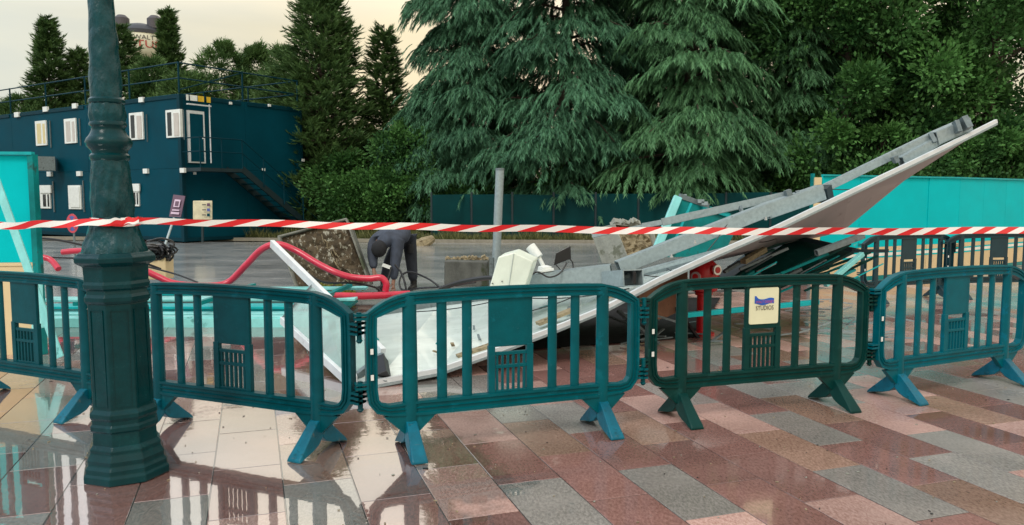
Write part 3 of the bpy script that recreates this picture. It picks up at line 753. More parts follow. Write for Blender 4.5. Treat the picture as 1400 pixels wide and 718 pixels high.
def window(px0, py0, px1, py1, kind):
    f = wbox(px0, py0, px1, py1, DL, NL, .05, .1, 'window', 'white', site)
    w, h = px1 - px0, py1 - py0
    if kind == 'shut':
        wbox(px0 + w * .12, py0 + h * .08, px1 - w * .12, py1 - h * .08, DL, NL, .08, .03, 'shutter', 'white', f)
        return
    if kind == 'open':
        wbox(px0 + w * .1, py0 + h * .08, px0 + w * .42, py1 - h * .06, DL, NL, .058, .05, 'pane', 'glass_dark', f)
        wbox(px0 + w * .52, py0 + h * .1, px1 - w * .12, py1 - h * .06, DL, NL, .07, .02, 'pane', 'glass_curtain', f)
    elif kind == 'half':
        wbox(px0 + w * .3, py0 + h * .38, px0 + w * .62, py1 - h * .08, DL, NL, .058, .05, 'pane', 'glass_dark', f)
        wbox(px0 + w * .7, py0 + h * .38, px1 - w * .1, py1 - h * .08, DL, NL, .058, .05, 'pane', 'glass_dark', f)
        wbox(px0 - w * .02, py0 - h * .02, px1 + w * .02, py0 + h * .32, DL, NL, .09, .05, 'shutter', 'white', f)
    else:
        wbox(px0 + w * .14, py0 + h * .1, px0 + w * .55, py1 - h * .08, DL, NL, .058, .05, 'pane', kind, f)
        wbox(px0 + w * .62, py0 + h * .1, px1 - w * .12, py1 - h * .08, DL, NL, .058, .05, 'pane', kind, f)


window(47.5, 166, 64, 199, 'glass_warm'); window(87, 163, 104.5, 196, 'glass_curtain')
window(176, 155, 196, 191, 'open'); window(226, 151, 247, 188, 'open')
window(53.5, 254, 69, 285, 'half'); window(92.5, 253.5, 111, 286, 'shut'); window(128, 160, 146, 194, 'glass_curtain'); window(178, 252, 190, 282, 'half')
for px, py in ((66.5, 238), (107, 237.5), (198, 234), (248.5, 233), (22, 157), (61, 149.5), (101, 145), (192, 136.5)):
    wbox(px - 3, py - 3.2, px + 3, py + 3.2, DL, NL, .09, .09, 'lamp', 'white', site)
for px, y0_, y1_ in ((67.5, 165, 202), (108, 162, 199), (199.5, 156, 194), (250, 150, 191), (72, 248, 290), (113, 247, 290)):
    wbox(px, y0_, px + 1.3, y1_, DL, NL, .05, .04, 'conduit', 'zinc_dark', site)
# right face: door with pale frame, roof plates, lamps
dr = wbox(256.5, 150.5, 281.5, 223, DR, NR, .07, .1, 'door', 'alu', site)
wbox(259.5, 155, 279.5, 221, DR, NR, .085, .03, 'door_leaf', 'container', dr)
wbox(277.3, 187, 278.8, 190, DR, NR, .12, .04, 'handle', 'alu', dr)
for px0, px1, c_ in ((255, 258, 'white'), (260, 270, 'white'), (271, 279, 'yellow'), (283, 288, 'yellow')):
    wbox(px0, 128.8 + (px0 - 252) * .115, px1, 137 + (px0 - 252) * .115, DR, NR, .07, .03, 'plate', c_, site)
wbox(286.5, 143, 289.5, 223, DR, NR, .25, .06, 'door_post', 'alu', site)
wbox(257, 141, 289, 144.5, DR, NR, .25, .1, 'door_canopy', 'alu', site)
for px, py in ((316, 141), (369, 144), (267, 237), (361, 232), (415, 219)):
    wbox(px - 1.6, py - 1.8, px + 1.6, py + 1.8, DR, NR, .09, .06, 'lamp', 'white', site)
# platform and stairs
st = MB(); pz = 2.56
A0 = K0 + NR * .06 + Vector((0, 0, pz)); A1 = A0 + DR * 1.7
MB().hexa([A0 - Vector((0, 0, .12)), A1 - Vector((0, 0, .12)), A1 + NR * 1.0 - Vector((0, 0, .12)), A0 + NR * 1.0 - Vector((0, 0, .12))], [A0, A1, A1 + NR, A0 + NR]).build('platform', 'container_step', site)
stairs = MB()
B0 = A1 + NR * .05; B1 = K0 + DR * 5.3 + NR * .12
for off in (0.0, .9):
    stairs.beam(B0 + NR * off, Vector((B1.x, B1.y, 0.05)) + NR * off, .06, .22)
stairs = stairs.build('stair_stringers', 'container_step', site)
nst = 12
for i in range(nst):
    q = B0.lerp(Vector((B1.x, B1.y, 0.05)), (i + .5) / nst)
    MB().beam(q, q + NR * .9, .25, .035).build('tread', 'container_trim', stairs)
rail = MB()
for h in (.55, 1.02):
    rail.tube([A0 + NR * 1.0 + Vector((0, 0, h)), A1 + NR * 1.0 + Vector((0, 0, h)), Vector((B1.x, B1.y, 0)) + NR * 1.0 + Vector((0, 0, h))], .022, 6)
    rail.tube([A0 + Vector((0, 0, h)), A0 + NR * 1.0 + Vector((0, 0, h))], .022, 6)
for i in range(7):
    q = (A0 + NR).lerp(A1 + NR, i / 2) if i < 3 else (A1 + NR).lerp(Vector((B1.x, B1.y, 0)) + NR, (i - 2) / 4)
    rail.tube([q, q + Vector((0, 0, 1.02))], .024, 6)
rail.build('stair_rail', 'container_trim', site)
# roof guard rails
corner = K0 + Vector((0, 0, HT))
rp = [corner + DL * 24, corner + DL * 18, corner + DL * 12, corner + DL * 9, corner + DL * 6, corner + DL * 3, corner, corner + DR * 2.6, corner + DR * 5.2]
for i, q in enumerate(rp):
    MB().tube([q, q + Vector((0, 0, 1.05))], .035, 6).build('rail_post', 'container_trim', site)
rails = MB()
for h in (.5, 1.02):
    rails.tube([q + Vector((0, 0, h)) for q in rp], .026, 6)
    rails.tube([rp[-1] + Vector((0, 0, h)), rp[-1] + DL * 6 + Vector((0, 0, h)), rp[-1] + DL * 14 + Vector((0, 0, h))], .026, 6)
rails.tube([rp[6] + Vector((0, 0, .1)), rp[7] + Vector((0, 0, 1.0))], .02, 6)
for j in range(1, 4): rails.tube([rp[-1] + DL * 3 * j, rp[-1] + DL * 3 * j + Vector((0, 0, 1.05))], .03, 6)
rails.build('guard_rail', 'container_trim', site)
MB().box(onwall(62, 224, DL, .5), (.7, .7, .55), Matrix.Rotation(.5, 3, 'Z')).build('ventilation_box', 'zinc_dark', site)

# ------------------------------------------------------------------ water tank on the skyline


def text_mesh(s_, size, name='letters'):
    cu = bpy.data.curves.new('t', 'FONT'); cu.body = s_; cu.size = size; cu.align_x = 'CENTER'; cu.align_y = 'CENTER'; cu.extrude = 0.0
    cu.resolution_u = 3
    o = bpy.data.objects.new('t', cu)
    me = bpy.data.meshes.new_from_object(o)
    vs = [v.co.copy() for v in me.vertices]; fs = [tuple(p.vertices) for p in me.polygons]
    bpy.data.objects.remove(o); bpy.data.curves.remove(cu); bpy.data.meshes.remove(me)
    return vs, fs


YT = 95.0
tcn = P(193, 60, YT); rT = 31 / FPX * YT
zt = lambda py: P(193, py, YT).z
tower = thing('water_tower', (tcn.x, tcn.y, 0), 'cream water tank with charcoal roof showing above the conifers', 'water tower')
MB().lathe([(zt(88), rT * .5), (zt(80), rT * .85), (zt(74), rT), (zt(49), rT), (zt(48), rT * .98)], 40, (tcn.x, tcn.y, 0)).build('tank', 'tank', tower, True)
MB().lathe([(zt(50), rT * 1.02), (zt(45), rT * 1.02), (zt(40), rT * .86), (zt(36), rT * .6), (zt(33), rT * .25)], 40, (tcn.x, tcn.y, 0)).build('tank_roof', 'tank_cap', tower, True)
for px, py, h in ((167, 44, 20), (212, 46, 21)):                       # two plain roof ventilators
    c = P(px, py, YT - .5); k = YT / FPX
    MB().lathe([(c.z - 1, 5.5 * k), (c.z + h * k * .25, 5.5 * k), (c.z + h * k * .28, 9.5 * k), (c.z + h * k * .9, 9.5 * k), (c.z + h * k * 1.1, 5 * k)], 14, (c.x, c.y, 0)).build('ventilator', 'tank_drum', tower, True)
lg = MB()
for j in range(6):
    a = j * math.pi / 3; lg.tube([(tcn.x + rT * .8 * math.cos(a), tcn.y + rT * .8 * math.sin(a), -.2), (tcn.x + rT * .62 * math.cos(a), tcn.y + rT * .62 * math.sin(a), zt(79))], .22, 6)
lg.build('tower_legs', 'tank', tower)
for s_, size, py, mt, a0, wx in (('WALT DISNEY', .72, 56.5, 'letter_dark', 38, 1.15), ('STUDIOS', 1.2, 65.5, 'letter_red', 38, 1.3)):
    vs, fs = text_mesh(s_, size)
    b = MB(); c0 = zt(py); base_a = math.atan2(-tcn.y, -tcn.x) + rad(a0)
    b.add([(tcn.x + (rT + .06) * math.cos(base_a + v.x * wx / rT), tcn.y + (rT + .06) * math.sin(base_a + v.x * wx / rT), c0 + v.y) for v in vs], fs)
    b.build('lettering', mt, tower)


# ------------------------------------------------------------------ crowd barriers
def sweep_ring(pts, half, dep):
    """closed grooved ring along the XZ contour pts; half = half width per point"""
    n = len(pts); b = MB(); prof = [(-1, -1), (-.62, -1), (-.5, -.62), (-.12, -.62), (0, -1), (.12, -.62), (.5, -.62), (.62, -1), (1, -1), (1, 1), (.62, 1), (.5, .62), (-.5, .62), (-.62, 1), (-1, 1)]
    k = len(prof); vs = []
    for i in range(n):
        a, c = Vector(pts[i - 1]), Vector(pts[(i + 1) % n])
        t_ = (c - a).normalized(); nn_ = Vector((-t_.y, t_.x))
        for (u, v) in prof:
            vs.append((pts[i][0] + nn_.x * u * half[i], v * dep, pts[i][1] + nn_.y * u * half[i]))
    fs = [(i * k + j, i * k + (j + 1) % k, ((i + 1) % n) * k + (j + 1) % k, ((i + 1) % n) * k + j) for i in range(n) for j in range(k)]
    return b.add(vs, fs)


def make_barrier(m, mfoot):
    t = thing('crowd_barrier', (0, 0, 0), 'x', 'barrier')
    hw = 0.93
    def top(x):                                                    # upper centre line: flat middle, falling shoulders
        a = abs(x)
        return 0.985 - 0.012 * (a / .62) ** 2 if a < .62 else 0.973 - 0.115 * ((a - .62) / .31) ** 1.9
    pts, half = [], []
    xs_ = [-.90, -.86, -.8, -.74, -.66, -.55, -.4, -.2, 0, .2, .4, .55, .66, .74, .8, .86, .90]
    for x in xs_: pts.append((x, top(x))); half.append(.038 if abs(x) < .85 else .034)
    for (x, z) in ((.905, .80), (.905, .6), (.905, .42), (.895, .345), (.86, .30), (.80, .283)): pts.append((x, z)); half.append(.034)
    for x in (.6, .3, 0, -.3, -.6): pts.append((x, .283)); half.append(.047)
    for (x, z) in ((-.80, .283), (-.86, .30), (-.895, .345), (-.905, .42), (-.905, .6), (-.905, .80)): pts.append((x, z)); half.append(.034)
    sweep_ring(pts, half, .028).build('frame', m, t, True, hard=30)
    for x in (-.46, -.295, .295, .46):
        b = MB(); b.tube([(x, 0, .315), (x, 0, .965)], .033, 10)
        for v in b.v: v.y *= .5
        b.build('slat', m, t, True)
    # centre plate above a small grille
    MB().box((0, 0, .79), (.30, .026, .32)).build('panel', m, t, bevel=.006)
    g = MB()
    for x in (-.132, .132): g.box((x, 0, .475), (.045, .034, .33))
    for z, h in ((.585, .022), (.5, .022), (.335, .02)): g.box((0, 0, z), (.222, .024, h))
    for j in range(6): g.box((-.0935 + j * .0374, 0, .458), (.016, .02, .245))
    g.build('grille', m, t, bevel=.003)
    for sx in (-1, 1):
        x = sx * .665
        b = MB()
        b.tube([(x, 0, .13), (x, 0, .30), (x, 0, .99)], [.05, .05, .044], 12)
        for v in b.v: v.y *= .68
        b.add([(x - .17, -.02, .245), (x + .17, -.02, .245), (x + .045, -.024, .13), (x - .045, -.024, .13), (x - .17, .02, .245), (x + .17, .02, .245), (x + .045, .024, .13), (x - .045, .024, .13)],
              [(0, 3, 2, 1), (4, 5, 6, 7), (0, 1, 5, 4), (1, 2, 6, 5), (2, 3, 7, 6), (3, 0, 4, 7)])
        lg_ = b.build('leg', m, t, True)
        f = MB()                                                   # two sloping toes front and back
        for s_ in (-1, 1):
            sec = [(0.0, .215, .095, .040), (.045, .20, .055, .042), (.10, .150, .035, .046), (.17, .085, .022, .052), (.225, .035, .008, .056), (.243, .018, 0.0, .052)]
            vs = []
            for (yy, zt_, zb, hx) in sec:
                vs += [(x - hx, s_ * yy, zb), (x + hx, s_ * yy, zb), (x + hx * .8, s_ * yy, zt_), (x - hx * .8, s_ * yy, zt_)]
            fs = [(i * 4 + j, i * 4 + (j + 1) % 4, i * 4 + 4 + (j + 1) % 4, i * 4 + 4 + j) for i in range(len(sec) - 1) for j in range(4)]
            fs += [(0, 1, 2, 3), tuple(range(len(vs) - 4, len(vs)))]
            f.add(vs, fs)
        f.build('foot', mfoot, lg_, True, bevel=.006)
    # hooks and eyes at the two ends
    for z in (.80, .375):
        h = MB()
        for dz in (-.03, 0, .03): h.box((.965, 0, z + dz), (.07, .07, .014)); h.box((.985, 0, z + dz), (.03, .09, .014))
        h.tube([(.985, 0, z - .075), (.985, 0, z + .1)], .016, 8)
        h.lathe([(z - .09, .01), (z - .075, .022), (z - .06, .01)], 8, (.985, 0, 0))
        h.build('hook', m, t)
        h = MB()
        for dz in (.06, .085): h.box((-.965, 0, z + dz), (.08, .06, .014))
        h.build('eye', m, t)
    b = MB()
    for x, z in ((-.905, .66), (-.905, .5)): b.box((x, -.031, z), (.018, .004, .034))
    b.build('reflector', 'white', t)
    return t


proto = make_barrier('barrier_green', 'foot_blue')
mg = M['barrier_green']


def place(src, la, lb, remap, label, group='crowd barriers of the front row', first=False):
    """la, lb: ground points under the two legs (x, y)"""
    o = src if first else copy_tree(src, None, remap)
    c = ((la[0] + lb[0]) / 2, (la[1] + lb[1]) / 2)
    o.location = (c[0], c[1], 0.001); o.rotation_euler = (0, 0, math.atan2(lb[1] - la[1], lb[0] - la[0]))
    return tag(o, label, 'barrier', group)


def leg2(c, ang, d=.665):
    return (c[0] - d * math.cos(ang), c[1] - d * math.sin(ang)), (c[0] + d * math.cos(ang), c[1] + d * math.sin(ang))


bA = place(proto, *leg2((-3.70, 5.84), rad(-25)), {}, 'green plastic barrier running off the left edge behind the lamp post')
bC = place(proto, (-.64, 4.735), (.62, 5.205), {mg: M['barrier_teal']}, 'teal plastic barrier in the middle in front of the pale fallen panel')
bE = place(proto, (3.025, 6.015), (4.27, 6.62), {mg: M['barrier_blue']}, 'bluish barrier at the right end of the front row')
bD = place(proto, (1.215, 5.435), (2.455, 5.83), {mg: M['barrier_dark'], M['foot_blue']: M['barrier_dark']}, 'dark green barrier with the pale STUDIOS sticker')
fa = rad(22)
bF = place(proto, *leg2((6.08, 11.85), fa), {mg: M['barrier_far'], M['foot_blue']: M['barrier_far']}, 'left of the two navy barriers before the turquoise hoarding', 'navy barriers at the hoarding')
bG = place(proto, *leg2((7.68, 12.2), rad(9)), {mg: M['barrier_far'], M['foot_blue']: M['barrier_far']}, 'navy barrier before the turquoise hoarding at the right picture edge', 'navy barriers at the hoarding')
place(proto, (-2.44, 5.28), (-1.22, 4.76), {}, 'dark teal barrier between the lamp post and the middle barrier', first=True)

# sticker on the dark barrier: pale sheet, blue ribbon, lettering
def on(o, pts): m_ = wm(o); return [m_ @ Vector(p) for p in pts]


def sticker():
    b = MB(); w, h = .124, .133
    pl = []
    for (cx, cz, a0) in ((w - .012, .80 + h - .012, 0), (-w + .012, .80 + h - .012, 90), (-w + .012, .80 - h + .012, 180), (w - .012, .80 - h + .012, 270)):
        pl += [(cx + .012 * math.cos(rad(a0 + q)), cz + .012 * math.sin(rad(a0 + q))) for q in (0, 45, 90)]
    b.prism(pl, -.019, -.0135)
    b.v = on(bD, b.v); s_ = b.build('sticker', 'sign_cream', bD)
    rb = MB(); n = 14; vs = []
    for i in range(n + 1):
        u = i / n; x = -.082 + .165 * u; zc = .832 + .006 * math.cos(u * 7.5)
        th_ = .0185 + .003 * math.sin(u * 3.1)
        vs += [(x, -.0215, zc - th_), (x, -.0215, zc + th_ + (.018 if u < .12 else .006 if u < .2 else 0))]
    rb.add(vs, [(2 * i, 2 * i + 2, 2 * i + 3, 2 * i + 1) for i in range(n)])
    rb.v = on(bD, rb.v); rb.build('ribbon_print', 'ink_blue', s_)
    for tx_, sz, cz, mt, sx in (('WALT DISNEY', .024, .829, 'ink_pink', 1.0), ('STUDIOS', .040, .784, 'ink_black', .95)):
        vs, fs = text_mesh(tx_, sz)
        q = MB(); q.add([(v.x * sx + .004, -.0232, cz + v.y * 1.15) for v in vs], fs); q.v = on(bD, q.v); q.build('lettering', mt, s_)


sticker()

# ------------------------------------------------------------------ lamp post
LX, LY = -2.232, 4.38
VA = math.atan2(-LY, -LX)                                     # the octagon turns one face to the viewer
def zz(py):
    r = ray(177, py); return CAMH + r.z * (LY / r.y)
def hwid(px_half): return px_half / FPX * (LY + .02) * .885


lamp = thing('lamp_post', (LX, LY, 0), 'thick dark green cast iron lamp post with octagonal pedestal standing before the barriers', 'lamp post')
o8 = VA + rad(22.5); OK = 1.06
def oct_(prof): return [(zz(y), hwid(w_) * OK) for y, w_ in prof]
MB().lathe([(0, hwid(61) * OK)] + oct_([(637, 61), (634, 58), (628, 58), (623, 54), (617, 55), (608, 50), (604, 51), (598, 46)]), 8, (LX, LY, 0), o8).build('plinth', 'post_paint', lamp, bevel=.006)
MB().lathe(oct_([(600, 46), (582, 45), (579, 48), (574, 48), (571, 45.5), (566, 45.5), (562, 48), (557, 48), (554, 45), (552, 43), (413, 42), (411, 41.5)]), 8, (LX, LY, 0), o8).build('pedestal_shaft', 'post_paint', lamp, bevel=.004)
# raised panel borders on the faces of the shaft
for j in range(8):
    a = VA + j * math.pi / 4; n_ = Vector((math.cos(a), math.sin(a), 0)); s_ = Vector((-n_.y, n_.x, 0))
    ap = hwid(42.7) * OK * math.cos(rad(22.5)); w_ = ap * math.tan(rad(22.5)) * .66
    b = MB()
    for (u0, z0, u1, z1) in ((-w_, zz(548), w_, zz(548)), (-w_, zz(420), w_, zz(420)), (-w_, zz(548), -w_, zz(420)), (w_, zz(548), w_, zz(420))):
        c0 = Vector((LX, LY, 0)) + n_ * (ap + .001) + s_ * u0 + Vector((0, 0, z0)); c1 = Vector((LX, LY, 0)) + n_ * (ap + .001) + s_ * u1 + Vector((0, 0, z1))
        b.beam(c0, c1, .004, .004, up=n_)
    b.build('panel_moulding', 'post_paint', lamp)
MB().lathe(oct_([(412, 43), (408, 46), (403, 46), (399, 43), (394, 42), (391, 46), (386, 47), (382, 45), (362, 46), (359, 52), (356, 56.5), (350, 57), (347, 53), (344, 50)]), 8, (LX, LY, 0), o8).build('pedestal_cornice', 'post_paint', lamp, bevel=.004)


def leafy(amp, k1=7, k2=26):
    return lambda a, z: amp * .8 * (math.sin(a * k1 + z * 9) * math.sin(z * k2 + 2 * math.sin(a * 3)) + .5 * math.sin(a * 13 - z * 31) + .35 * math.sin(a * 5 + z * 57))


def prof(lst, step=3):
    o = []
    for (y0, w0), (y1, w1) in zip(lst, lst[1:]):
        n = max(1, int(abs(y0 - y1) / step))
        for i in range(n): o.append((zz(y0 + (y1 - y0) * i / n), hwid(w0 + (w1 - w0) * i / n)))
    o.append((zz(lst[-1][0]), hwid(lst[-1][1])))
    return o


MB().lathe(prof([(346, 47), (338, 45), (325, 39), (308, 34)]), 56, (LX, LY, 0), disp=leafy(.006)).build('leaf_collar', 'tarp', lamp, True)
MB().lathe(prof([(309, 33), (306, 35), (302, 35), (299, 31), (296, 29)], 2), 40, (LX, LY, 0)).build('ring', 'post_paint', lamp, True)
MB().lathe(prof([(297, 29.5), (275, 30), (255, 29), (235, 27), (219, 25.5)]), 56, (LX, LY, 0), disp=leafy(.004)).build('lower_drum', 'tarp', lamp, True)
MB().lathe(prof([(220, 26), (217, 28), (213, 28), (210, 25), (206, 26), (200, 31.5), (195, 33), (190, 31), (184, 26), (178, 23), (174, 24), (172, 26), (169, 26), (166, 23.5)], 2), 40, (LX, LY, 0)).build('bulb', 'post_paint', lamp, True)
MB().lathe(prof([(167, 24), (158, 26), (146, 24), (142, 23)]), 56, (LX, LY, 0), disp=leafy(.004)).build('upper_collar', 'tarp', lamp, True)
MB().lathe(prof([(143, 23), (141, 25.5), (137, 25.5), (134, 22.5)], 2), 40, (LX, LY, 0)).build('ring', 'post_paint', lamp, True)
MB().lathe(prof([(136, 22), (110, 22.5), (60, 20), (10, 17.6), (-180, 14), (-330, 12)], 3), 48, (LX, LY, 0), disp=lambda a, z: .0016 * (math.sin(a * 2 + z * 31) + .7 * math.sin(z * 47 - a * 3) + .6 * math.sin(a * 5 + z * 13))).build('column', 'tarp', lamp, True)

lamp.rotation_euler = (0, -rad(.7), 0)
for k_, (n_, col_) in enumerate(((90, 'concrete'), (150, 'straw'), (120, 'black'))):            # grit, splinters and leaf litter on the wet paving
    b = MB()
    for i in range(n_):
        y_ = R.uniform(3.6, 10); x_ = R.uniform(-.66, .66) * y_; q_ = R.uniform(.003, .008) * (1 + (R.random() < .08) * 1.2)
        b.box((x_, y_, .004), (q_ * R.uniform(1, 3), q_, .003), Matrix.Rotation(R.random() * 3, 3, 'Z'))
    tag(b.build('grit', col_), kind='stuff')
# ------------------------------------------------------------------ warning tape
def tape_mat():
    m = bpy.data.materials.new('red and white tape'); m.use_nodes = True; t = m.node_tree; b = t.nodes['Principled BSDF']
    uv = t.nodes.new('ShaderNodeUVMap'); uv.uv_map = 'along'
    sp = t.nodes.new('ShaderNodeSeparateXYZ'); t.links.new(uv.outputs[0], sp.inputs[0])
    a = t.nodes.new('ShaderNodeMath'); a.operation = 'MULTIPLY_ADD'; t.links.new(sp.outputs[1], a.inputs[0]); a.inputs[1].default_value = -.6; t.links.new(sp.outputs[0], a.inputs[2])
    f = t.nodes.new('ShaderNodeMath'); f.operation = 'FRACT'; t.links.new(a.outputs[0], f.inputs[0])
    g = t.nodes.new('ShaderNodeMath'); g.operation = 'GREATER_THAN'; g.inputs[1].default_value = .5; t.links.new(f.outputs[0], g.inputs[0])
    mm = t.nodes.new('ShaderNodeMix'); mm.data_type = 'RGBA'; t.links.new(g.outputs[0], mm.inputs[0])
    mm.inputs[6].default_value = (.68, .012, .018, 1); mm.inputs[7].default_value = (.82, .82, .8, 1)
    t.links.new(mm.outputs[2], b.inputs['Base Color']); b.inputs['Roughness'].default_value = .28
    return m


def tape(pts, widths, label, s0=0.0, per=.266, slant=1.0):
    """a band of film through pts; width grows along it; a slight twist keeps it from being flat"""
    n = 90; V_, UV, F_ = [], [], []; s_ = s0; last = None
    seg = len(pts) - 1
    for i in range(n + 1):
        u = i / n * seg; k = min(int(u), seg - 1); f = u - k
        p = Vector(pts[k]).lerp(Vector(pts[k + 1]), f)
        w_ = widths[k] + (widths[k + 1] - widths[k]) * f
        if last is not None: s_ += (p - last).length / per
        last = p
        tw = .25 * math.sin(i * .21) ; sag = .004 * math.sin(i * .5)
        p = p + Vector((0, 0, sag))
        upv = Vector((0, -math.sin(tw), math.cos(tw))) * w_ / 2
        V_ += [p - upv, p + upv, p - upv + Vector((0, .0006, 0)), p + upv + Vector((0, .0006, 0))]; UV += [(s_, 0), (s_, 1), (s_, 0), (s_, 1)]
    for i in range(n):
        a = i * 4
        F_ += [(a, a + 4, a + 5, a + 1), (a + 2, a + 3, a + 7, a + 6), (a + 1, a + 5, a + 7, a + 3), (a, a + 2, a + 6, a + 4)]
    me = bpy.data.meshes.new('warning_tape'); me.from_pydata([v for v in V_], [], F_)
    ul = me.uv_layers.new(name='along')
    for lp in me.loops: ul.data[lp.index].uv = UV[lp.vertex_index]
    me.materials.append(TM)
    o = bpy.data.objects.new('warning_tape', me); C.objects.link(o)
    return tag(o, label, 'tape')


TM = tape_mat()
ls = Vector((LX + .03, LY - .165, 0))
th = rad(20)
p0 = P(165, 302.5, LY - .155)
e1_ = Vector((p0.x + .94 * 9.2, p0.y + .342 * 9.2, 0))
tpts = [p0]
for px, py in ((330, 305), (520, 309.5), (700, 312.5), (900, 315.5), (1100, 316.5), (1300, 316), (1500, 313)):
    r = ray(px, py); # meet the vertical plane of the tape
    n_ = Vector((-math.sin(th), math.cos(th), 0)); q = Vector((0, 0, CAMH)); tpts.append(q + r * ((p0 - q).dot(n_) / r.dot(n_)))
tape(tpts, [.036, .040, .042, .045, .049, .053, .056, .06], 'red and white tape stretched from the lamp post towards the right edge', .35)
pl0 = P(150, 303.5, LY - .158); tape([P(-120, 316, 4.25), P(0, 309, 4.22), pl0, P(190, 301, LY - .14)], [.042, .04, .037, .034], 'red and white tape from the left edge knotted to the lamp post', .1)
# loop of tape round the post
b = MB(); rr_ = hwid(36.5); vs = []
me_pts = [(LX + rr_ * math.cos(a), LY + rr_ * math.sin(a)) for a in [2 * math.pi * i / 40 for i in range(41)]]
V_, UV, F_ = [], [], []
for i, (x, y) in enumerate(me_pts):
    z = zz(303) + .008 * math.sin(i * .31)
    for rz_, k in ((-.017, 0), (.017, 1)): V_.append((x, y, z + rz_)); UV.append((i * .16, k))
for i in range(40): F_.append((2 * i, 2 * i + 2, 2 * i + 3, 2 * i + 1))
me = bpy.data.meshes.new('tape_loop'); me.from_pydata(V_, [], F_); ul = me.uv_layers.new(name='along')
for lp in me.loops: ul.data[lp.index].uv = UV[lp.vertex_index]
me.materials.append(TM); o = bpy.data.objects.new('tape_loop', me); C.objects.link(o); tag(o, 'loop of red and white tape wound round the lamp post', 'tape')


# ------------------------------------------------------------------ hoardings
def bands(a, c, t, segs, name='hoarding_panel', trim=True, npan=None, base_z=0):
    """a standing hoarding from a to c in npan sheets, painted in bands; each band is a board of its own thickness"""
    d = (c - a); Ln = d.length; d = d.normalized(); n_ = Vector((d.y, -d.x, 0))
    if n_.y > 0: n_ = -n_
    npan = npan or max(1, int(Ln / 1.0))
    for i in range(npan):
        p, q = a + d * (Ln * i / npan + .004), a + d * (Ln * (i + 1) / npan - .004)
        jit = R.uniform(-.008, .008)
        b = MB(); ms = []
        for (z0, z1, m, pr) in segs:
            if m not in ms: ms.append(m)
            o_ = n_ * (pr + jit)
            lo = [p + o_ + Vector((0, 0, z0)), q + o_ + Vector((0, 0, z0)), q - n_ * .03 + Vector((0, 0, z0)), p - n_ * .03 + Vector((0, 0, z0))]
            b.hexa(lo, [v + Vector((0, 0, z1 - z0)) for v in lo], ms.index(m))
        b.build(name, ms, t)
    return n_, d


hr = thing('hoarding', (5.5, 13.9, 0), 'turquoise and cream site hoarding on the right behind the raised panel', 'hoarding')
ha, hc, he = Vector((5.56, 13.95, 0)), Vector((9.2, 16.0, 0)), Vector((14.6, 20.0, 0))
segR = [(0, .085, 'teal_dark', .0), (.087, .425, 'hoard_cream', .002), (.427, .455, 'teal', .006), (.457, .515, 'hoard_white', .009), (.517, .545, 'teal', .006), (.547, .63, 'hoard_cream', .002), (.632, 1.955, 'teal', .0)]
n_, d_ = bands(ha, hc, hr, segR, npan=4); bands(hc, he, hr, segR, npan=6)
for p, q in ((ha, hc), (hc, he)): MB().beam(p + Vector((0, 0, 1.97)), q + Vector((0, 0, 1.97)), .07, .03).build('top_rail', 'teal_trim', hr)
MB().beam(ha + Vector((-.1, 0, 0)), ha + Vector((-.1, 0, 1.93)), .13, .10, up=(0, 1, 0)).build('end_post', 'hoard_cream', hr)
MB().beam(ha + Vector((-.17, .03, 0)), ha + Vector((-.17, .03, 2.0)), .04, .10, up=(0, 1, 0)).build('end_post', 'teal_dark', hr)
hl = thing('hoarding', (-5.5, 7.7, 0), 'turquoise hoarding panel with cream foot at the left edge', 'hoarding')
la_, lc_ = Vector((-8.8, 7.3, 0)), P(43, 300, 7.75); lc_.z = 0
segL = [(0, .9, 'hoard_cream', .002), (.902, .935, 'hoard_cream', .012), (.937, 2.0, 'teal', .0)]
bands(la_, lc_, hl, segL, npan=4)
MB().beam(lc_ + Vector((.03, .02, 0)), lc_ + Vector((.03, .02, 2.01)), .055, .09, up=(0, 1, 0)).build('end_post', 'teal_dark', hl)
MB().beam(la_ + Vector((0, 0, 2.02)), lc_ + Vector((0.05, 0, 2.02)), .07, .03).build('top_rail', 'teal_trim', hl)
for k in (.25, .75):
    q = la_.lerp(lc_, k)
    MB().beam(q + Vector((0, .05, 1.5)), q + Vector((0, .9, .02)), .05, .05).build('brace', 'teal_dark', hl)
# leaning strip
b = MB(); b.beam(P(-12, 228, 7.35), P(82, 489, 7.0), .075, .02, up=(0, -1, 0)); b.build('loose_strip', 'teal_light', bevel=.004)
tag(bpy.data.objects['loose_strip'], 'long pale turquoise strip leaning against the left hoarding', 'strip')
b = MB(); b.slab([P(48, 378, 7.6), P(58, 378, 7.5), P(60, 448, 7.3), P(46, 452, 7.4)], .02); tag(b.build('torn_sheet', 'teal_light'), 'torn pale turquoise scrap hanging beside the leaning strip', 'sheet')

# fallen hoarding sheets on the ground behind the left barriers
fx0, fx1 = -6.2, -2.25
rowsF = [(9.45, .10, .16, 'teal_light'), (9.72, .11, .20, 'teal_light'), (10.0, .17, .30, 'teal_trim'), (10.45, .2, .32, 'teal_light'), (10.85, .22, .2, 'teal_trim'), (11.15, .24, .22, 'teal_light')]
fb = thing('fallen_hoarding', (-4, 10.3, 0), 'ribbed turquoise hoarding lying flat behind the left barriers', 'hoarding')
MB().beam((fx0, 10.3, .05), (fx1, 10.4, .06), 1.9, .04).build('back_sheet', 'teal_dark', fb)
for i, (y, z, w_, m) in enumerate(rowsF):
    MB().beam((fx0 + R.uniform(-.2, .2), y, z), (fx1 + R.uniform(-.25, .15), y + .05, z + R.uniform(-.02, .03)), w_, .035).build('plank', m, fb, bevel=.006)
for x in (-5.4, -3.9, -2.5):
    MB().beam((x, 9.5, .27), (x + .15, 11.2, .31), .06, .05).build('batten', 'teal_dark', fb)
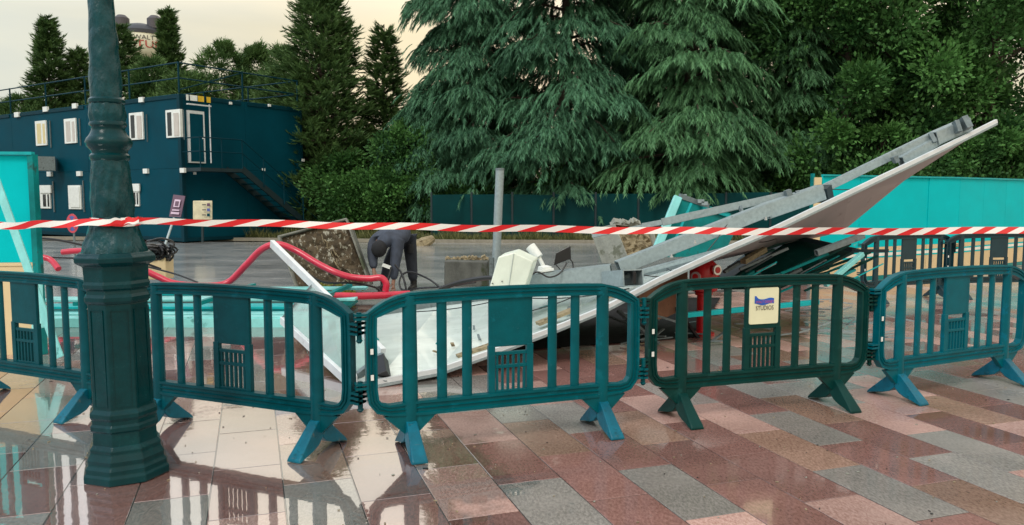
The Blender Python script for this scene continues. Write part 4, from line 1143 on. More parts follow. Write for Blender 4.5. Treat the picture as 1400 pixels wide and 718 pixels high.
MB().beam((fx0, 9.36, .06), (fx1, 9.4, .05), .04, .11).build('edge_rail', 'teal_light', fb)

# ------------------------------------------------------------------ the fallen sign: twisted panel, rim, steel
Rp = [(478, 537, 6.33), (515, 530, 6.41), (600, 508, 6.7), (680, 480, 6.95), (760, 450, 7.2), (830, 421, 7.45), (900, 384, 7.7), (980, 347.5, 7.95), (1060, 313, 8.2), (1160, 265, 8.55), (1250, 222, 8.9), (1320, 188, 9.15), (1360, 168, 9.3)]
Bp = [(462, 446, 9.1), (500, 436, 9.3), (600, 420, 9.5), (680, 410, 9.6), (760, 401, 9.7), (830, 391, 9.8), (900, 375, 9.8), (980, 354, 9.8), (1060, 336, 9.9), (1150, 316, 10.0), (1235, 246, 9.9), (1318, 192, 9.6), (1360, 170, 9.34)]
sign = thing('fallen_sign', (G(515, 530).x, 6.4, 0), 'huge twisted white edged panel with its right tip thrust up in the air', 'fallen sign')
Rv = [P(*q) for q in Rp]; Bv = [P(*q) for q in Bp]
Rv[0].z = .03; Rv[1].z = max(.03, Rv[1].z + .03)
def strip(A, B, t, name, m, parent, mlist=None):
    b = MB(); n = len(A)
    nrm = []
    for i in range(n):
        a = (A[min(i + 1, n - 1)] - A[max(0, i - 1)]); c = B[i] - A[i]; q = a.cross(c)
        nrm.append(q.normalized() if q.length > 1e-6 else Vector((0, 0, 1)))
    top = []; bot = []
    for i in range(n): top += [A[i] + nrm[i] * t / 2, B[i] + nrm[i] * t / 2]; bot += [A[i] - nrm[i] * t / 2, B[i] - nrm[i] * t / 2]
    N2 = 2 * n
    for i in range(n - 1):
        b.f.append([2 * i, 2 * i + 2, 2 * i + 3, 2 * i + 1]); b.m.append(0)
        b.f.append([N2 + 2 * i, N2 + 2 * i + 1, N2 + 2 * i + 3, N2 + 2 * i + 2]); b.m.append(1)
        b.f.append([2 * i, N2 + 2 * i, N2 + 2 * i + 2, 2 * i + 2]); b.m.append(2)
        b.f.append([2 * i + 1, 2 * i + 3, N2 + 2 * i + 3, N2 + 2 * i + 1]); b.m.append(2)
    b.f.append([0, 1, N2 + 1, N2]); b.m.append(2); b.f.append([N2 - 2, 2 * N2 - 2, 2 * N2 - 1, N2 - 1]); b.m.append(2)
    b.v = top + bot
    return b.build(name, m, parent)


strip(Rv, Bv, .03, 'panel', ['sign_face', 'sign_back', 'alu'], sign)
def dense(pts, k=4):
    o = []
    for a, c in zip(pts, pts[1:]): o += [a.lerp(c, i / k) for i in range(k)]
    return o + [pts[-1]]
def railmesh(pts, w, h, up=(0, 0, 1)):
    b = MB()
    for a, c in zip(pts, pts[1:]):
        d = (c - a).normalized() * .006; b.beam(a - d, c + d, w, h, up)
    return b
railmesh([p + Vector((0, -.02, .016)) for p in Rv[1:]], .035, .042).build('rim', 'alu', sign)
railmesh([p + Vector((0, -.03, -.018)) for p in Rv[1:]], .03, .022).build('rim_lip', 'zinc', sign)
railmesh([p + Vector((0, .0, .03)) for p in Bv[:9]], .06, .09).build('back_rail', 'zinc_dark', sign)
MB().beam(Rv[0] + Vector((.04, 0, .04)), Bv[0] + Vector((0, 0, .05)), .05, .08).build('end_rail', 'alu', sign)
# scraps of wooden batten on the white face
for a, c in (((625, 492, 7.0), (672, 476, 7.1)), ((735, 447, 7.35), (782, 428, 7.5))):
    MB().beam(P(*a) + Vector((0, 0, .03)), P(*c) + Vector((0, 0, .03)), .09, .03).build('wooden_batten', 'straw', sign)
# dark hollow profile end at the lower left corner
bx = MB(); bx.beam(P(522, 516, 6.45), P(518, 492, 6.6), .13, .11, up=(0, -1, 0)); bx.build('hollow_profile', 'black', sign, bevel=.004)
MB().slab([P(514, 519, 6.4), P(528, 521, 6.4), P(534, 519, 6.5), P(524, 490, 6.55)], .01).build('profile_cheek', 'zinc_dark', sign)
# steel girders riding on the panel
def girder(a, c, w, h, name='girder', m='zinc', up=(0, 0, 1), roll=0):
    A, B_ = P(*a), P(*c); b = MB(); x = (B_ - A).normalized(); z = Vector(up); z = (z - x * z.dot(x)).normalized(); y = z.cross(x)
    rr = Matrix((x, y, z)).transposed() @ Matrix.Rotation(roll, 3, 'X'); L_ = (B_ - A).length; c_ = (A + B_) / 2; tk = .012
    for (cy, cz, dy, dz) in ((-w / 2, 0, tk, h), (w / 2, 0, tk, h), (0, h / 2, w - tk - .002, tk), (0, -h / 2, w - tk - .002, tk)):
        b.box(c_ + rr @ Vector((0, cy, cz)), (L_, dy, dz), rr)
    return b.build(name, m, sign)
girder((690, 390, 8.5), (836, 373, 8.3), .26, .17)
girder((836, 382, 8.2), (866, 380, 7.75), .22, .16)
MB().box(P(866, 379, 7.78), (.03, .16, .12)).build('girder_mouth', 'black', sign)
girder((845, 366, 8.3), (1050, 286, 8.6), .14, .135)
girder((1046, 289, 8.65), (1122, 263, 8.8), .15, .16)
MB().beam(P(1122, 268, 8.78), P(1129, 262, 8.85), .17, .17).build('girder_mouth', 'container_step', sign)
girder((846, 380, 8.05), (1010, 336, 8.35), .09, .03, 'flat_bar')
for a, c, w_, h_ in (((878, 309, 9.0), (905, 304, 8.95), .05, .05), ((905, 304, 8.95), (1080, 266, 8.8), .05, .075), ((810, 323, 9.2), (880, 309, 9.0), .04, .03),
                     ((1124, 259, 8.9), (1280, 183, 9.2), .07, .08), ((1232, 221, 9.0), (1290, 187, 9.2), .08, .1), ((1276, 190, 9.15), (1322, 170, 9.3), .12, .15)):
    girder(a, c, w_, h_, 'steel_bar', 'zinc')
for a, c, s1 in (((1311, 181, 9.1), (1306, 166, 9.15), .05), ((1324, 176, 9.1), (1316, 161, 9.15), .07), ((1277, 196, 9.1), (1271, 184, 9.15), .05), ((1080, 272, 8.7), (1076, 260, 8.7), .06), ((1226, 222, 8.95), (1222, 214, 8.95), .05), ((1012, 283, 8.7), (1016, 296, 8.6), .03), ((1089, 262, 8.75), (1094, 276, 8.7), .04)):
    MB().beam(P(*a), P(*c), s1, s1 * 1.6, up=(0, -1, 0)).build('bracket', 'zinc_dark', sign)
for px, py, Y in ((1047, 301, 8.5), (1079, 263, 8.7), (1224, 219, 9.0), (918, 352, 8.1), (1294, 183, 9.2), (950, 333, 8.2)):
    MB().lathe([(0, .018), (.015, .018), (.016, .01), (.035, .01)], 6, P(px, py, Y)).build('bolt', 'steel_bright', sign)
girder((1116, 346, 8.6), (1180, 322, 8.8), .05, .06, 'steel_bar', 'zinc_dark')

for i, (a, c, dr_) in enumerate((((880, 380, 8.0), (1000, 300, 8.5), .25), ((700, 410, 8.0), (860, 398, 8.0), .05), ((560, 430, 8.5), (690, 412, 8.6), .03), ((1000, 312, 8.5), (1060, 330, 8.6), .1), ((1130, 262, 8.8), (1235, 226, 9.0), .12), ((720, 430, 7.6), (800, 402, 8.2), .02))):
    A_, B_ = P(*a), P(*c); b = MB()
    b.tube([A_.lerp(B_, q / 10) + Vector((0, -.03, -dr_ * math.sin(math.pi * q / 10) + .03)) for q in range(11)], .006, 5); b.build('wire', 'black', sign)
for i in range(16):
    k = R.randint(1, 8); u = R.random(); v = R.uniform(.15, .9)
    p = Rv[k].lerp(Rv[k + 1], u).lerp(Bv[k].lerp(Bv[k + 1], u), v) + Vector((0, 0, .045)); an = R.uniform(0, 3.1)
    MB().box(p, (R.uniform(.06, .22), R.uniform(.02, .05), .012), Matrix.Rotation(an, 3, 'Z') @ Matrix.Rotation(-.2, 3, 'Y')).build('splinter', R.choice(('zinc_dark', 'straw', 'teal_dark')), sign)

# milky framed pane lying at the left end of the sign
pane = thing('glazed_frame', (G(470, 540).x, 6.8, 0), 'slanting aluminium frame with a milky pane left of the white panel', 'frame')
q = [P(372, 333, 9.3), P(524, 486, 6.75), P(478, 536, 6.45), P(386, 438, 8.2)]
q[2].z = max(q[2].z, .03)
MB().slab([q[0].lerp(q[1], .45), q[1], q[2], q[3]], .012).build('pane', 'glass_pane', pane)
MB().beam(q[0], q[1] + Vector((0, 0, .02)), .05, .09).build('rail', 'alu', pane, bevel=.004)
MB().beam(q[3], q[2], .05, .08).build('rail', 'alu', pane, bevel=.004)
MB().beam(q[1], q[2], .05, .06).build('rail', 'zinc_dark', pane, bevel=.004)
MB().beam(q[0].lerp(q[1], .45), q[3], .04, .05).build('rail', 'zinc_dark', pane, bevel=.004)

# debris in the dark under the panel
dk = [((845, 425, 8.6), (900, 470, 8.2), 'zinc_dark', .05), ((860, 420, 8.7), (925, 440, 8.4), 'zinc', .03), ((830, 432, 8.9), (880, 452, 8.5), 'zinc_dark', .03), ((905, 395, 9.2), (960, 470, 8.6), 'black', .04)]
for i, (a, c, m, w_) in enumerate(dk):
    b = MB(); b.beam(P(*a), P(*c), w_, w_ * .6)
    tag(b.build('loose_bar', m), ['thick dull bar in the shade under the panel', 'thin bright bar under the white panel', 'short dull bar crossing others under the panel', 'black bar leaning left of the hydrant'][i], 'bar')
b = MB()
pts = [P(872, 398, 8.7), P(905, 382, 8.9), P(925, 372, 9.1), P(940, 366, 9.2)]; lo = [P(880, 440, 8.6), P(910, 436, 8.8), P(930, 425, 9.0), P(942, 420, 9.1)]
for i in range(3): b.slab([lo[i] + Vector((0, .05 * (i % 2), 0)), lo[i + 1] + Vector((0, .05 * ((i + 1) % 2), 0)), pts[i + 1], pts[i]], .03)
tag(b.build('crumpled_sheet', 'rust'), 'terracotta coloured crumpled sheet left of the red hydrant', 'sheet')

# teal frame tipped on its corner
tf = thing('teal_frame', (2.4, 11.2, 0), 'tipped turquoise door leaf sticking up behind the steel bars', 'panel')
a, b_, c, d = P(897, 352, 11.0), P(928, 268, 11.2), P(1012, 298, 11.6), P(985, 350, 11.4)
MB().slab([a, b_, c, d], .05).build('sheet', 'teal_dark', tf)
MB().beam(P(894, 350, 10.9), P(927, 269, 11.1), .12, .07, up=(0, -1, 0)).build('edge_post', 'teal_light', tf, bevel=.01)
MB().beam(b_ + Vector((0, -.05, 0)), P(968, 282, 11.35), .05, .07).build('top_hinge', 'zinc_dark', tf)
MB().beam(P(922, 330, 11.0), P(945, 278, 11.1), .03, .03, up=(0, -1, 0)).build('rib', 'teal_trim', tf)
MB().beam(P(960, 284, 11.25), P(1010, 300, 11.5), .04, .04).build('rib', 'teal_trim', tf)
for px, py in ((958, 275), (934, 268), (963, 278)): MB().box(P(px, py, 11.2), (.09, .05, .05)).build('latch', 'zinc', tf)

# dark green framed sheets collapsed over each other on the right
pile = thing('collapsed_panels', (4.2, 9.6, 0), 'dark green framed panels collapsed under the raised tip', 'panel')
MB().slab([P(985, 392, 9.3), P(1065, 392, 9.0), P(1168, 343, 9.3), P(1085, 325, 9.9)], .04).build('sheet', 'barrier_dark', pile)
MB().slab([P(960, 392, 9.9), P(1010, 392, 9.6), P(1110, 328, 9.8), P(1040, 330, 10.2)], .04).build('sheet', 'container_step', pile)
bars = [((1085, 324, 9.75), (1172, 343, 9.15), .07, 'container_step'), ((1165, 343, 9.1), (1215, 343, 8.9), .05, 'container_step'), ((1040, 398, 8.9), (1190, 345, 9.0), .035, 'barrier_dark'), ((1060, 402, 8.9), (1180, 352, 8.9), .03, 'teal_dark'),
        ((990, 372, 9.0), (1012, 358, 9.1), .05, 'zinc_dark'), ((1016, 358, 9.0), (1045, 341, 9.2), .08, 'straw'), ((1035, 372, 8.95), (1060, 360, 9.0), .03, 'zinc'), ((1000, 385, 8.9), (1030, 362, 9.1), .06, 'barrier_dark'),
        ((1100, 398, 8.8), (1200, 350, 8.9), .03, 'barrier_dark'), ((1060, 385, 8.95), (1095, 368, 9.05), .05, 'zinc_dark'), ((1010, 384, 8.95), (1030, 372, 9.0), .07, 'teal_dark'), ((1020, 350, 9.4), (1085, 326, 9.7), .05, 'barrier_dark')]
for k_ in range(22):
    x_ = R.uniform(985, 1150); y_ = R.uniform(352, 396); sl_ = R.uniform(.25, .75); ln_ = R.uniform(25, 75); Y_ = R.uniform(8.75, 9.3)
    bars.append(((x_, y_, Y_), (x_ + ln_, y_ - ln_ * sl_ * .8, Y_ + R.uniform(-.15, .3)), R.uniform(.015, .045), R.choice(('barrier_dark', 'container_step', 'teal_dark', 'zinc_dark', 'barrier_dark', 'teal_trim'))))
for a, c, w_, m in bars: MB().beam(P(*a), P(*c), w_, w_ * .7).build('frame_bar', m, pile)
for a, c, w_, lb in (((1128, 390, 8.6), (1179, 347, 8.8), .06, 'pale turquoise stick leaning on the collapsed dark panels'), ((936, 431, 8.2), (1118, 413, 8.5), .075, 'turquoise rail lying level behind the dark green barrier')):
    b = MB(); b.beam(P(*a), P(*c), w_, .05); tag(b.build('turquoise_rail', 'teal_light' if 'stick' in lb else 'teal_trim', bevel=.005), lb, 'rail')
b = MB()
for i in range(26):
    a = G(R.uniform(1060, 1210), R.uniform(415, 470)); an = R.uniform(-.9, .5); ln = R.uniform(.15, .6)
    b.beam(a + Vector((0, 0, R.uniform(.02, .12))), a + Vector((math.cos(an) * ln, math.sin(an) * ln, R.uniform(.02, .2))), .02, .015)
tag(b.build('splinters', 'zinc'), kind='stuff')
b = MB()
for i in range(22):
    a = G(R.uniform(840, 1060), R.uniform(430, 475)); an = R.uniform(-.9, .9); ln = R.uniform(.1, .4)
    b.beam(a + Vector((0, 0, R.uniform(.02, .06))), a + Vector((math.cos(an) * ln, math.sin(an) * ln, R.uniform(.02, .1))), .03, .012)
tag(b.build('splinters', 'zinc_dark'), kind='stuff')

g_ = []; nx_, ny_ = 14, 8  # wrinkled black sheet added on the paving as painted shade under the panel
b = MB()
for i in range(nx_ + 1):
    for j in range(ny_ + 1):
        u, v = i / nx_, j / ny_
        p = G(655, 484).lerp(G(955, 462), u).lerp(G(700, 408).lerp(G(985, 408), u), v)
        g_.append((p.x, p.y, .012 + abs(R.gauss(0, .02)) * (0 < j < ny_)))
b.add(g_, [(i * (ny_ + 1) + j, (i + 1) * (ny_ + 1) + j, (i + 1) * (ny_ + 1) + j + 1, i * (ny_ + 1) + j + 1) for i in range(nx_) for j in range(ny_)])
tag(b.build('panel_shade_sheet', 'shade_black'), 'black shade sheet added to darken the paving under the raised white panel', 'shade sheet')

# ------------------------------------------------------------------ hydrant
hp = G(961, 458); hy = thing('fire_hydrant', (hp.x, hp.y, 0), 'red pillar hydrant half hidden behind the dark green barrier', 'hydrant')
hx, hy_ = hp.x, hp.y
MB().lathe([(0, .13), (.03, .13), (.04, .078), (.46, .076), (.47, .10), (.50, .10), (.52, .15), (.60, .165), (.76, .165), (.82, .14), (.87, .09), (.92, .03)], 20, (hx, hy_, 0)).build('body', 'red', hy, True)
for a in (-130, -62):
    d = Vector((math.cos(rad(a)), math.sin(rad(a)), .05)); c = Vector((hx, hy_, .68 if a < -90 else .76))
    f = MB(); f.tube([c + d * .10, c + d * .20], .052, 12); nz = f.build('outlet', 'red', hy, True)
    f = MB(); f.tube([c + d * .195, c + d * .22], .058, 16); rg_ = f.build('coupling', 'steel_bright', nz, True)
    f = MB(); f.tube([c + d * .215, c + d * .226], .036, 12); f.build('cap', 'red', nz, True)
MB().box((hx + .03, hy_ - .166, .66), (.045, .01, .05)).build('plate', 'white', hy)
MB().box((hx + .03, hy_ - .166, .58), (.04, .01, .025)).build('plate', 'white', hy)
MB().tube([(hx + .08, hy_ - .02, .64), (hx + .17, hy_ - .05, .64)], .05, 10).build('outlet', 'red', hy, True)


# ------------------------------------------------------------------ concrete planters and blocks
def planter(name, corners, depth, rim, label, soil, conc, cat='planter'):
    """open concrete tub seen into: corners = the four points of its mouth, depth vector = towards its bottom"""
    q = [Vector(c) for c in corners]; ctr = sum(q, Vector()) / 4; dv = Vector(depth)
    t = thing(name, (ctr.x, ctr.y, 0), label, cat)
    inner = [p.lerp(ctr, rim) for p in q]; bot = [p + dv - (p - ctr) * .16 for p in q]
    b = MB(); b.v = q + inner + bot + [p + dv * .12 for p in inner]
    for i in range(4):
        j = (i + 1) % 4
        b.f += [[i, j, 4 + j, 4 + i], [i, 8 + i, 8 + j, j], [4 + i, 4 + j, 12 + j, 12 + i]]; b.m += [0, 0, 0]
    b.f.append([8, 9, 10, 11]); b.m.append(0)
    b.build('tub', conc, t, bevel=.02)
    g = 12; vs = []; n_ = (q[1] - q[0]).cross(q[3] - q[0]).normalized()
    if n_.dot(dv) > 0: n_ = -n_
    s4 = b.v[12:16]
    for i in range(g + 1):
        for j in range(g + 1):
            p = s4[0].lerp(s4[1], i / g).lerp(s4[3].lerp(s4[2], i / g), j / g)
            edge = min(i, j, g - i, g - j)
            vs.append(p + n_ * (R.uniform(-.03, .07) * min(edge, 2) / 2 - (.02 if edge == 0 else 0)))
    f = MB(); f.add(vs, [(i * (g + 1) + j, (i + 1) * (g + 1) + j, (i + 1) * (g + 1) + j + 1, i * (g + 1) + j + 1) for i in range(g) for j in range(g)])
    f.build('soil', soil, t)
    return t, s4, n_


tp, s4, nn_ = planter('tipped_planter', [P(378, 322, 11.9), P(474, 297, 12.5), P(507, 390, 12.3), P(410, 414, 11.5)], (.05, .62, -.12), .07, 'big tipped concrete planter showing its root bound soil beside the worker', 'rootsoil', 'concrete_dark')
b = MB()
for i in range(90):
    c = P(R.gauss(455, 16), R.gauss(398, 5), 11.5); b.box(c, [R.uniform(.03, .07)] * 3, Euler((R.random() * 3, R.random() * 3, 0)).to_matrix())
b.build('moss', 'moss', tp)
for i in range(26):
    u, v = R.uniform(.05, .85), R.uniform(.05, .95)
    c = s4[0].lerp(s4[1], u).lerp(s4[3].lerp(s4[2], u), v) + Vector((0, -.08, 0))
    dv = Vector((R.gauss(.5, .3), R.gauss(0, .15), R.gauss(-.6, .3))).normalized() * R.uniform(.08, .2)
    b = MB(); b.tube([c, c + dv * .5 + Vector((0, -.03, 0)), c + dv], .005, 4); b.build('root', 'straw', tp)
planter('tipped_planter', [P(840, 306, 12.0), P(893, 312, 12.5), P(903, 348, 12.3), P(862, 362, 11.7)], (-.42, .30, -.06), .05, 'small tipped concrete planter with straw coloured soil behind the steel girder', 'straw', 'concrete')
b = MB()
for i in range(12): b.box(P(R.uniform(838, 870), R.uniform(303, 308), 12.2), (R.uniform(.06, .16), .1, R.uniform(.04, .08)), Euler((R.random(), R.random(), R.random())).to_matrix())
tag(b.build('concrete_rubble', 'concrete'), kind='stuff')
cb = thing('concrete_block', (-.75, 13, 0), 'square concrete block with crumbs on top beside the silver post', 'block')
MB().hexa([P(607, 392, 12.6), P(668, 392, 12.6), P(672, 388, 13.2), P(617, 388, 13.2)], [P(607.5, 357, 12.6), P(667, 358, 12.6), P(671, 352, 13.2), P(616, 351, 13.2)]).build('block', 'concrete_block', cb, bevel=.015)
b = MB()
for i in range(40): b.box(P(R.uniform(611, 667), R.uniform(352, 356), 12.85) , (R.uniform(.02, .09), .05, R.uniform(.02, .06)), Euler((R.random(), R.random(), R.random())).to_matrix())
b.build('crumbs', 'straw', cb)
sp_ = thing('steel_post', (G(679, 392).x, 12.5, 0), 'upright silver steel post beside the concrete block', 'post')
MB().tube([P(677, 392, 12.5), P(683.5, 231, 12.5)], .068, 14).build('tube', 'zinc', sp_, True)
MB().tube([P(683.5, 233, 12.5), P(683.5, 230, 12.5)], .073, 14).build('collar', 'zinc_dark', sp_, True)
MB().beam(P(671, 392, 12.45), P(672, 352, 12.45), .06, .06, up=(0, 1, 0)).build('stub', 'zinc_dark', sp_)
b = MB(); b.tube([P(565, 338, 25.5), P(580, 333, 25.6), P(592, 326, 25.8)], [.16, .22, .12], 7); tag(b.build('log', 'straw'), 'pale log on the verge right of the worker', 'log')
b = MB(); b.beam(P(788, 341, 25), P(806, 343, 25), .12, .08); tag(b.build('kerb_piece', 'kerb'), 'pale kerb stone lying on the yard right of the post', 'stone')

# ------------------------------------------------------------------ housing, spotlight, floodlight on the wreck
hs_ = thing('housing', (P(697, 385, 8.1).x, 8.1, P(697, 392, 8.1).z), 'pale cream box housing standing askew on the wreck', 'box')
f = [P(668, 396, 7.9), P(716, 398, 7.9), P(729, 358, 7.9), P(702.5, 345.5, 7.9), P(681, 351.5, 7.9)]
b = MB(); k = [p + Vector((.06, .28, .02)) for p in f]; b.v = f + k; b.f = [[0, 1, 2, 3, 4], [9, 8, 7, 6, 5]] + [[i, 5 + i, 5 + (i + 1) % 5, (i + 1) % 5] for i in range(5)]; b.m = [0] * 7
b.build('case', 'cream', hs_, bevel=.012)
for px, py in ((673.5, 388), (686.5, 385)): MB().lathe([(0, .008), (.006, .008)], 8, P(px, py, 7.89)).build('screw', 'black', hs_)
MB().beam(P(702.5, 346.5, 7.893), P(695, 396, 7.893), .004, .006, up=(0, -1, 0)).build('seam', 'zinc', hs_)
spt = thing('spotlight', P(744, 372, 8.4), 'small white spotlight on a jointed foot', 'spotlight')
MB().tube([P(725, 337, 8.45), P(737, 352, 8.4)], [.058, .05], 14).build('head', 'white', spt, True, bevel=.004)
MB().tube([P(737, 352, 8.4), P(740, 358, 8.4), P(743, 364, 8.4)], .022, 8).build('arm', 'white', spt, True)
MB().lathe([(-.02, .075), (.0, .08), (.035, .075), (.05, .03)], 16, P(745, 369, 8.4)).build('foot', 'white', spt, True)
MB().beam(P(734, 372, 8.35), P(757, 368, 8.35), .09, .02).build('plate', 'white', spt)
fl = thing('floodlight', P(772, 372, 8.5), 'black floodlight tilted up beside the white spotlight', 'floodlight')
MB().hexa([P(757, 363, 8.5), P(781, 354, 8.5), P(780, 336, 8.5), P(760, 346, 8.5)], [v + Vector((.02, .12, 0)) for v in (P(760, 362, 8.5), P(778, 354, 8.5), P(777, 339, 8.5), P(763, 348, 8.5))]).build('case', 'black', fl, bevel=.006)
MB().tube([P(776, 350, 8.55), P(783, 359, 8.55), P(784, 367, 8.5)], .008, 6).build('bracket', 'black', fl)
MB().tube([P(760, 362, 8.5), P(769, 372, 8.45), P(772, 364, 8.45)], .007, 6).build('bracket', 'black', fl)

# ------------------------------------------------------------------ hoses and cables


def smooth_path(pts, k=6):
    o = []; n = len(pts)
    for i in range(n - 1):
        p0_, p1_, p2_, p3_ = pts[max(i - 1, 0)], pts[i], pts[i + 1], pts[min(i + 2, n - 1)]
        for j in range(k):
            t_ = j / k
            o.append(.5 * ((2 * p1_) + (-p0_ + p2_) * t_ + (2 * p0_ - 5 * p1_ + 4 * p2_ - p3_) * t_ ** 2 + (-p0_ + 3 * p1_ - 3 * p2_ + p3_) * t_ ** 3))
    return o + [pts[-1]]


def hose(pxs, r, m, label, name='hose', cat='hose', n=10):
    b = MB(); b.tube(smooth_path([P(*q) for q in pxs]), r, n); return tag(b.build(name, m, smooth=True), label, cat)


hose([(150, 366, 11.0), (190, 368, 10.9), (215, 378, 10.9), (240, 388, 10.9), (285, 391, 11.0), (312, 386, 11.1), (335, 364, 11.1), (358, 341, 11.1), (380, 334, 11.1), (405, 343, 11.1), (430, 358, 11.0), (455, 371, 10.9), (480, 379, 10.9), (505, 381, 10.9), (521, 380, 10.9), (528, 388, 10.9), (527, 398, 10.9)],
     .048, 'hose', 'thick pink red hose looping up over the tipped planter')
hose([(425, 409, 10.3), (455, 405, 10.4), (490, 405, 10.6), (520, 404, 10.8), (560, 402, 11)], .05, 'hose', 'pink red hose lying on the ground at the foot of the planter')
hose([(40, 351, 11.6), (58, 352, 11.6), (70, 356, 11.6), (80, 368, 11.5)], .045, 'hose', 'short bend of red hose beside the left hoarding')
hose([(85, 345, 12.6), (108, 343, 12.6), (135, 345, 12.5), (160, 352, 12.2)], .048, 'hose', 'pale end of red hose left of the lamp post')
hose([(385, 340, 11), (410, 365, 10.9), (440, 385, 10.9), (480, 387, 10.9), (510, 392, 11), (520, 398, 11)], .016, 'black', 'black cable hanging under the red hose', 'cable', 'cable', 6)
hose([(20, 325, 12), (70, 327, 12), (120, 337, 12), (170, 350, 12), (220, 368, 12)], .018, 'black', 'black cable crossing the yard behind the lamp post', 'cable', 'cable', 6)
hose([(20, 350, 12), (100, 353, 12), (150, 354, 12), (230, 372, 11.8), (270, 386, 11.5)], .014, 'black', 'thin black cable low on the yard behind the lamp post', 'cable', 'cable', 6)
hose([(540, 362, 12.3), (548, 372, 12.2), (553, 385, 12.0), (556, 397, 11.6), (562, 402, 11.2)], .016, 'black', 'cable falling from the hands of the worker', 'cable', 'cable', 6)
hose([(603, 394, 11.8), (585, 381, 12.2), (562, 372, 12.4), (550, 376, 12.4), (546, 388, 12.3), (552, 397, 12.2), (575, 394, 12), (610, 392, 11.8), (650, 386, 11)], .016, 'black', 'black cable looped beside the legs of the worker', 'cable', 'cable', 6)
hose([(535, 365, 12.3), (528, 385, 12.1), (515, 393, 12.0), (497, 389, 11.9), (480, 396, 11.8), (498, 405, 11.5)], .016, 'black', 'black cable coiling left of the worker', 'cable', 'cable', 6)
hose([(690, 376, 8.3), (720, 378, 8.2), (735, 372, 8.2), (750, 379, 8.2), (765, 374, 8.2), (775, 360, 8.4)], .009, 'black', 'thin cable running between the two small lamps', 'cable', 'cable', 6)
hose([(600, 396, 9.6), (630, 386, 9.6), (668, 380, 9.4), (690, 384, 9.2)], .03, 'black', 'dark cable bundle reaching the cream housing', 'cable', 'cable', 6)
# tangle on a cream stand behind the lamp post
tg = thing('cable_tangle', P(216, 372, 12.2), 'black heap of cables on a cream block right of the lamp post', 'cable heap')
b = MB()
for i in range(26):
    c = P(216 + R.gauss(0, 6), 346 + R.gauss(0, 4), 12.2); a0 = R.random() * 6; rr = R.uniform(.08, .2)
    b.tube(smooth_path([c + Vector((rr * math.cos(a0 + k), R.gauss(0, .06), rr * .55 * math.sin(a0 + k))) for k in range(6)], 3), .017, 5)
b.build('coils', 'black', tg, True)
MB().box(P(218, 366, 12.3), (.34, .3, .36)).build('stand', 'hoard_cream', tg, bevel=.02)

# ------------------------------------------------------------------ signs
ps = thing('leaning_poster', P(224, 340, 13), 'purple poster board leaning on its pole before the container', 'sign')
MB().tube([P(224, 340, 13), P(238, 298, 13.3)], .02, 8).build('pole', 'zinc', ps)
qd = [P(231, 296, 13.3), P(247, 297, 13.3), P(253, 268, 13.4), P(237, 266, 13.4)]
bd = MB(); bd.slab(qd, .02); bd = bd.build('board', 'purple', ps)
cc = sum(qd, Vector()) / 4
for u0, v0, u1, v1, m in ((.25, .45, .75, .8, 'purple_lt'), (.35, .5, .65, .72, 'purple'), (.15, .12, .85, .22, 'purple_lt'), (.2, .28, .8, .34, 'purple_lt')):
    g = lambda u, v: qd[0].lerp(qd[1], u).lerp(qd[3].lerp(qd[2], u), v)
    off = Vector((0, -.025 - (.004 if m == 'purple' else 0), 0))
    MB().slab([g(u0, v0) + off, g(u1, v0) + off, g(u1, v1) + off, g(u0, v1) + off], .002).build('print', m, bd)
ib = thing('information_board', (P(277, 330, 24.3).x, 24.3, 0), 'beige information board on a post at the foot of the container stairs', 'sign')
MB().beam(P(277, 331, 24.4), P(277, 272, 24.4), .06, .06, up=(0, 1, 0)).build('post', 'container_step', ib)
MB().slab([P(263.5, 300.5, 24.3), P(290, 300.5, 24.3), P(290, 274.5, 24.3), P(263.5, 274.5, 24.3)], .04).build('board', 'board', ib, bevel=.03)
for i in range(3):
    MB().box(P(285, 280 + 7 * i, 24.24), (.09, .01, .09)).build('symbol', ('purple', 'sign_blue', 'container')[i], ib)
    MB().box(P(279, 280 + 7 * i, 24.24), (.12, .01, .03)).build('text_line', 'letter_dark', ib)
rs = thing('round_sign', (P(99, 340, 19).x, 19, 0), 'small round red rimmed blue no parking sign left of the lamp post', 'sign')
c = P(99, 305.5, 19)
MB().tube([(c.x, 19.05, -.03), (c.x, 19.05, c.z)], .025, 8).build('pole', 'zinc_dark', rs)
def disc(c, rx, rz_, y0, y1, name, m, par, n=24):
    b = MB(); b.prism([(rx * math.cos(2 * math.pi * i / n), rz_ * math.sin(2 * math.pi * i / n)) for i in range(n)], y0, y1); b.v = [v + c for v in b.v]; return b.build(name, m, par)
dd_ = disc(c, .145, .235, -.01, .01, 'disc', 'sign_red', rs)
disc(c, .105, .185, -.014, -.0102, 'field', 'sign_blue', dd_)
MB().beam(c + Vector((-.075, -.018, .13)), c + Vector((.075, -.018, -.13)), .004, .05, up=(1, 0, .6)).build('bar', 'sign_red', dd_)
MB().beam(c + Vector((-.075, -.018, -.13)), c + Vector((.075, -.018, .13)), .003, .05, up=(1, 0, -.6)).build('bar', 'sign_red', dd_)


# ------------------------------------------------------------------ the worker
def skin_obj(name, verts, edges, radii, m, parent, sub=2, root=0):
    me = bpy.data.meshes.new(name); me.from_pydata([Vector(v) for v in verts], edges, [])
    me.materials.append(M[m]); o = bpy.data.objects.new(name, me); C.objects.link(o)
    o.modifiers.new('skin', 'SKIN'); sk = me.skin_vertices[0].data
    for i, r_ in enumerate(radii): sk[i].radius = r_ if hasattr(r_, '__len__') else (r_, r_)
    sk[root].use_root = True
    s_ = o.modifiers.new('sub', 'SUBSURF'); s_.levels = s_.render_levels = sub
    o.modifiers['skin'].use_smooth_shade = True
    if parent is not None: attach(o, parent)
    return o


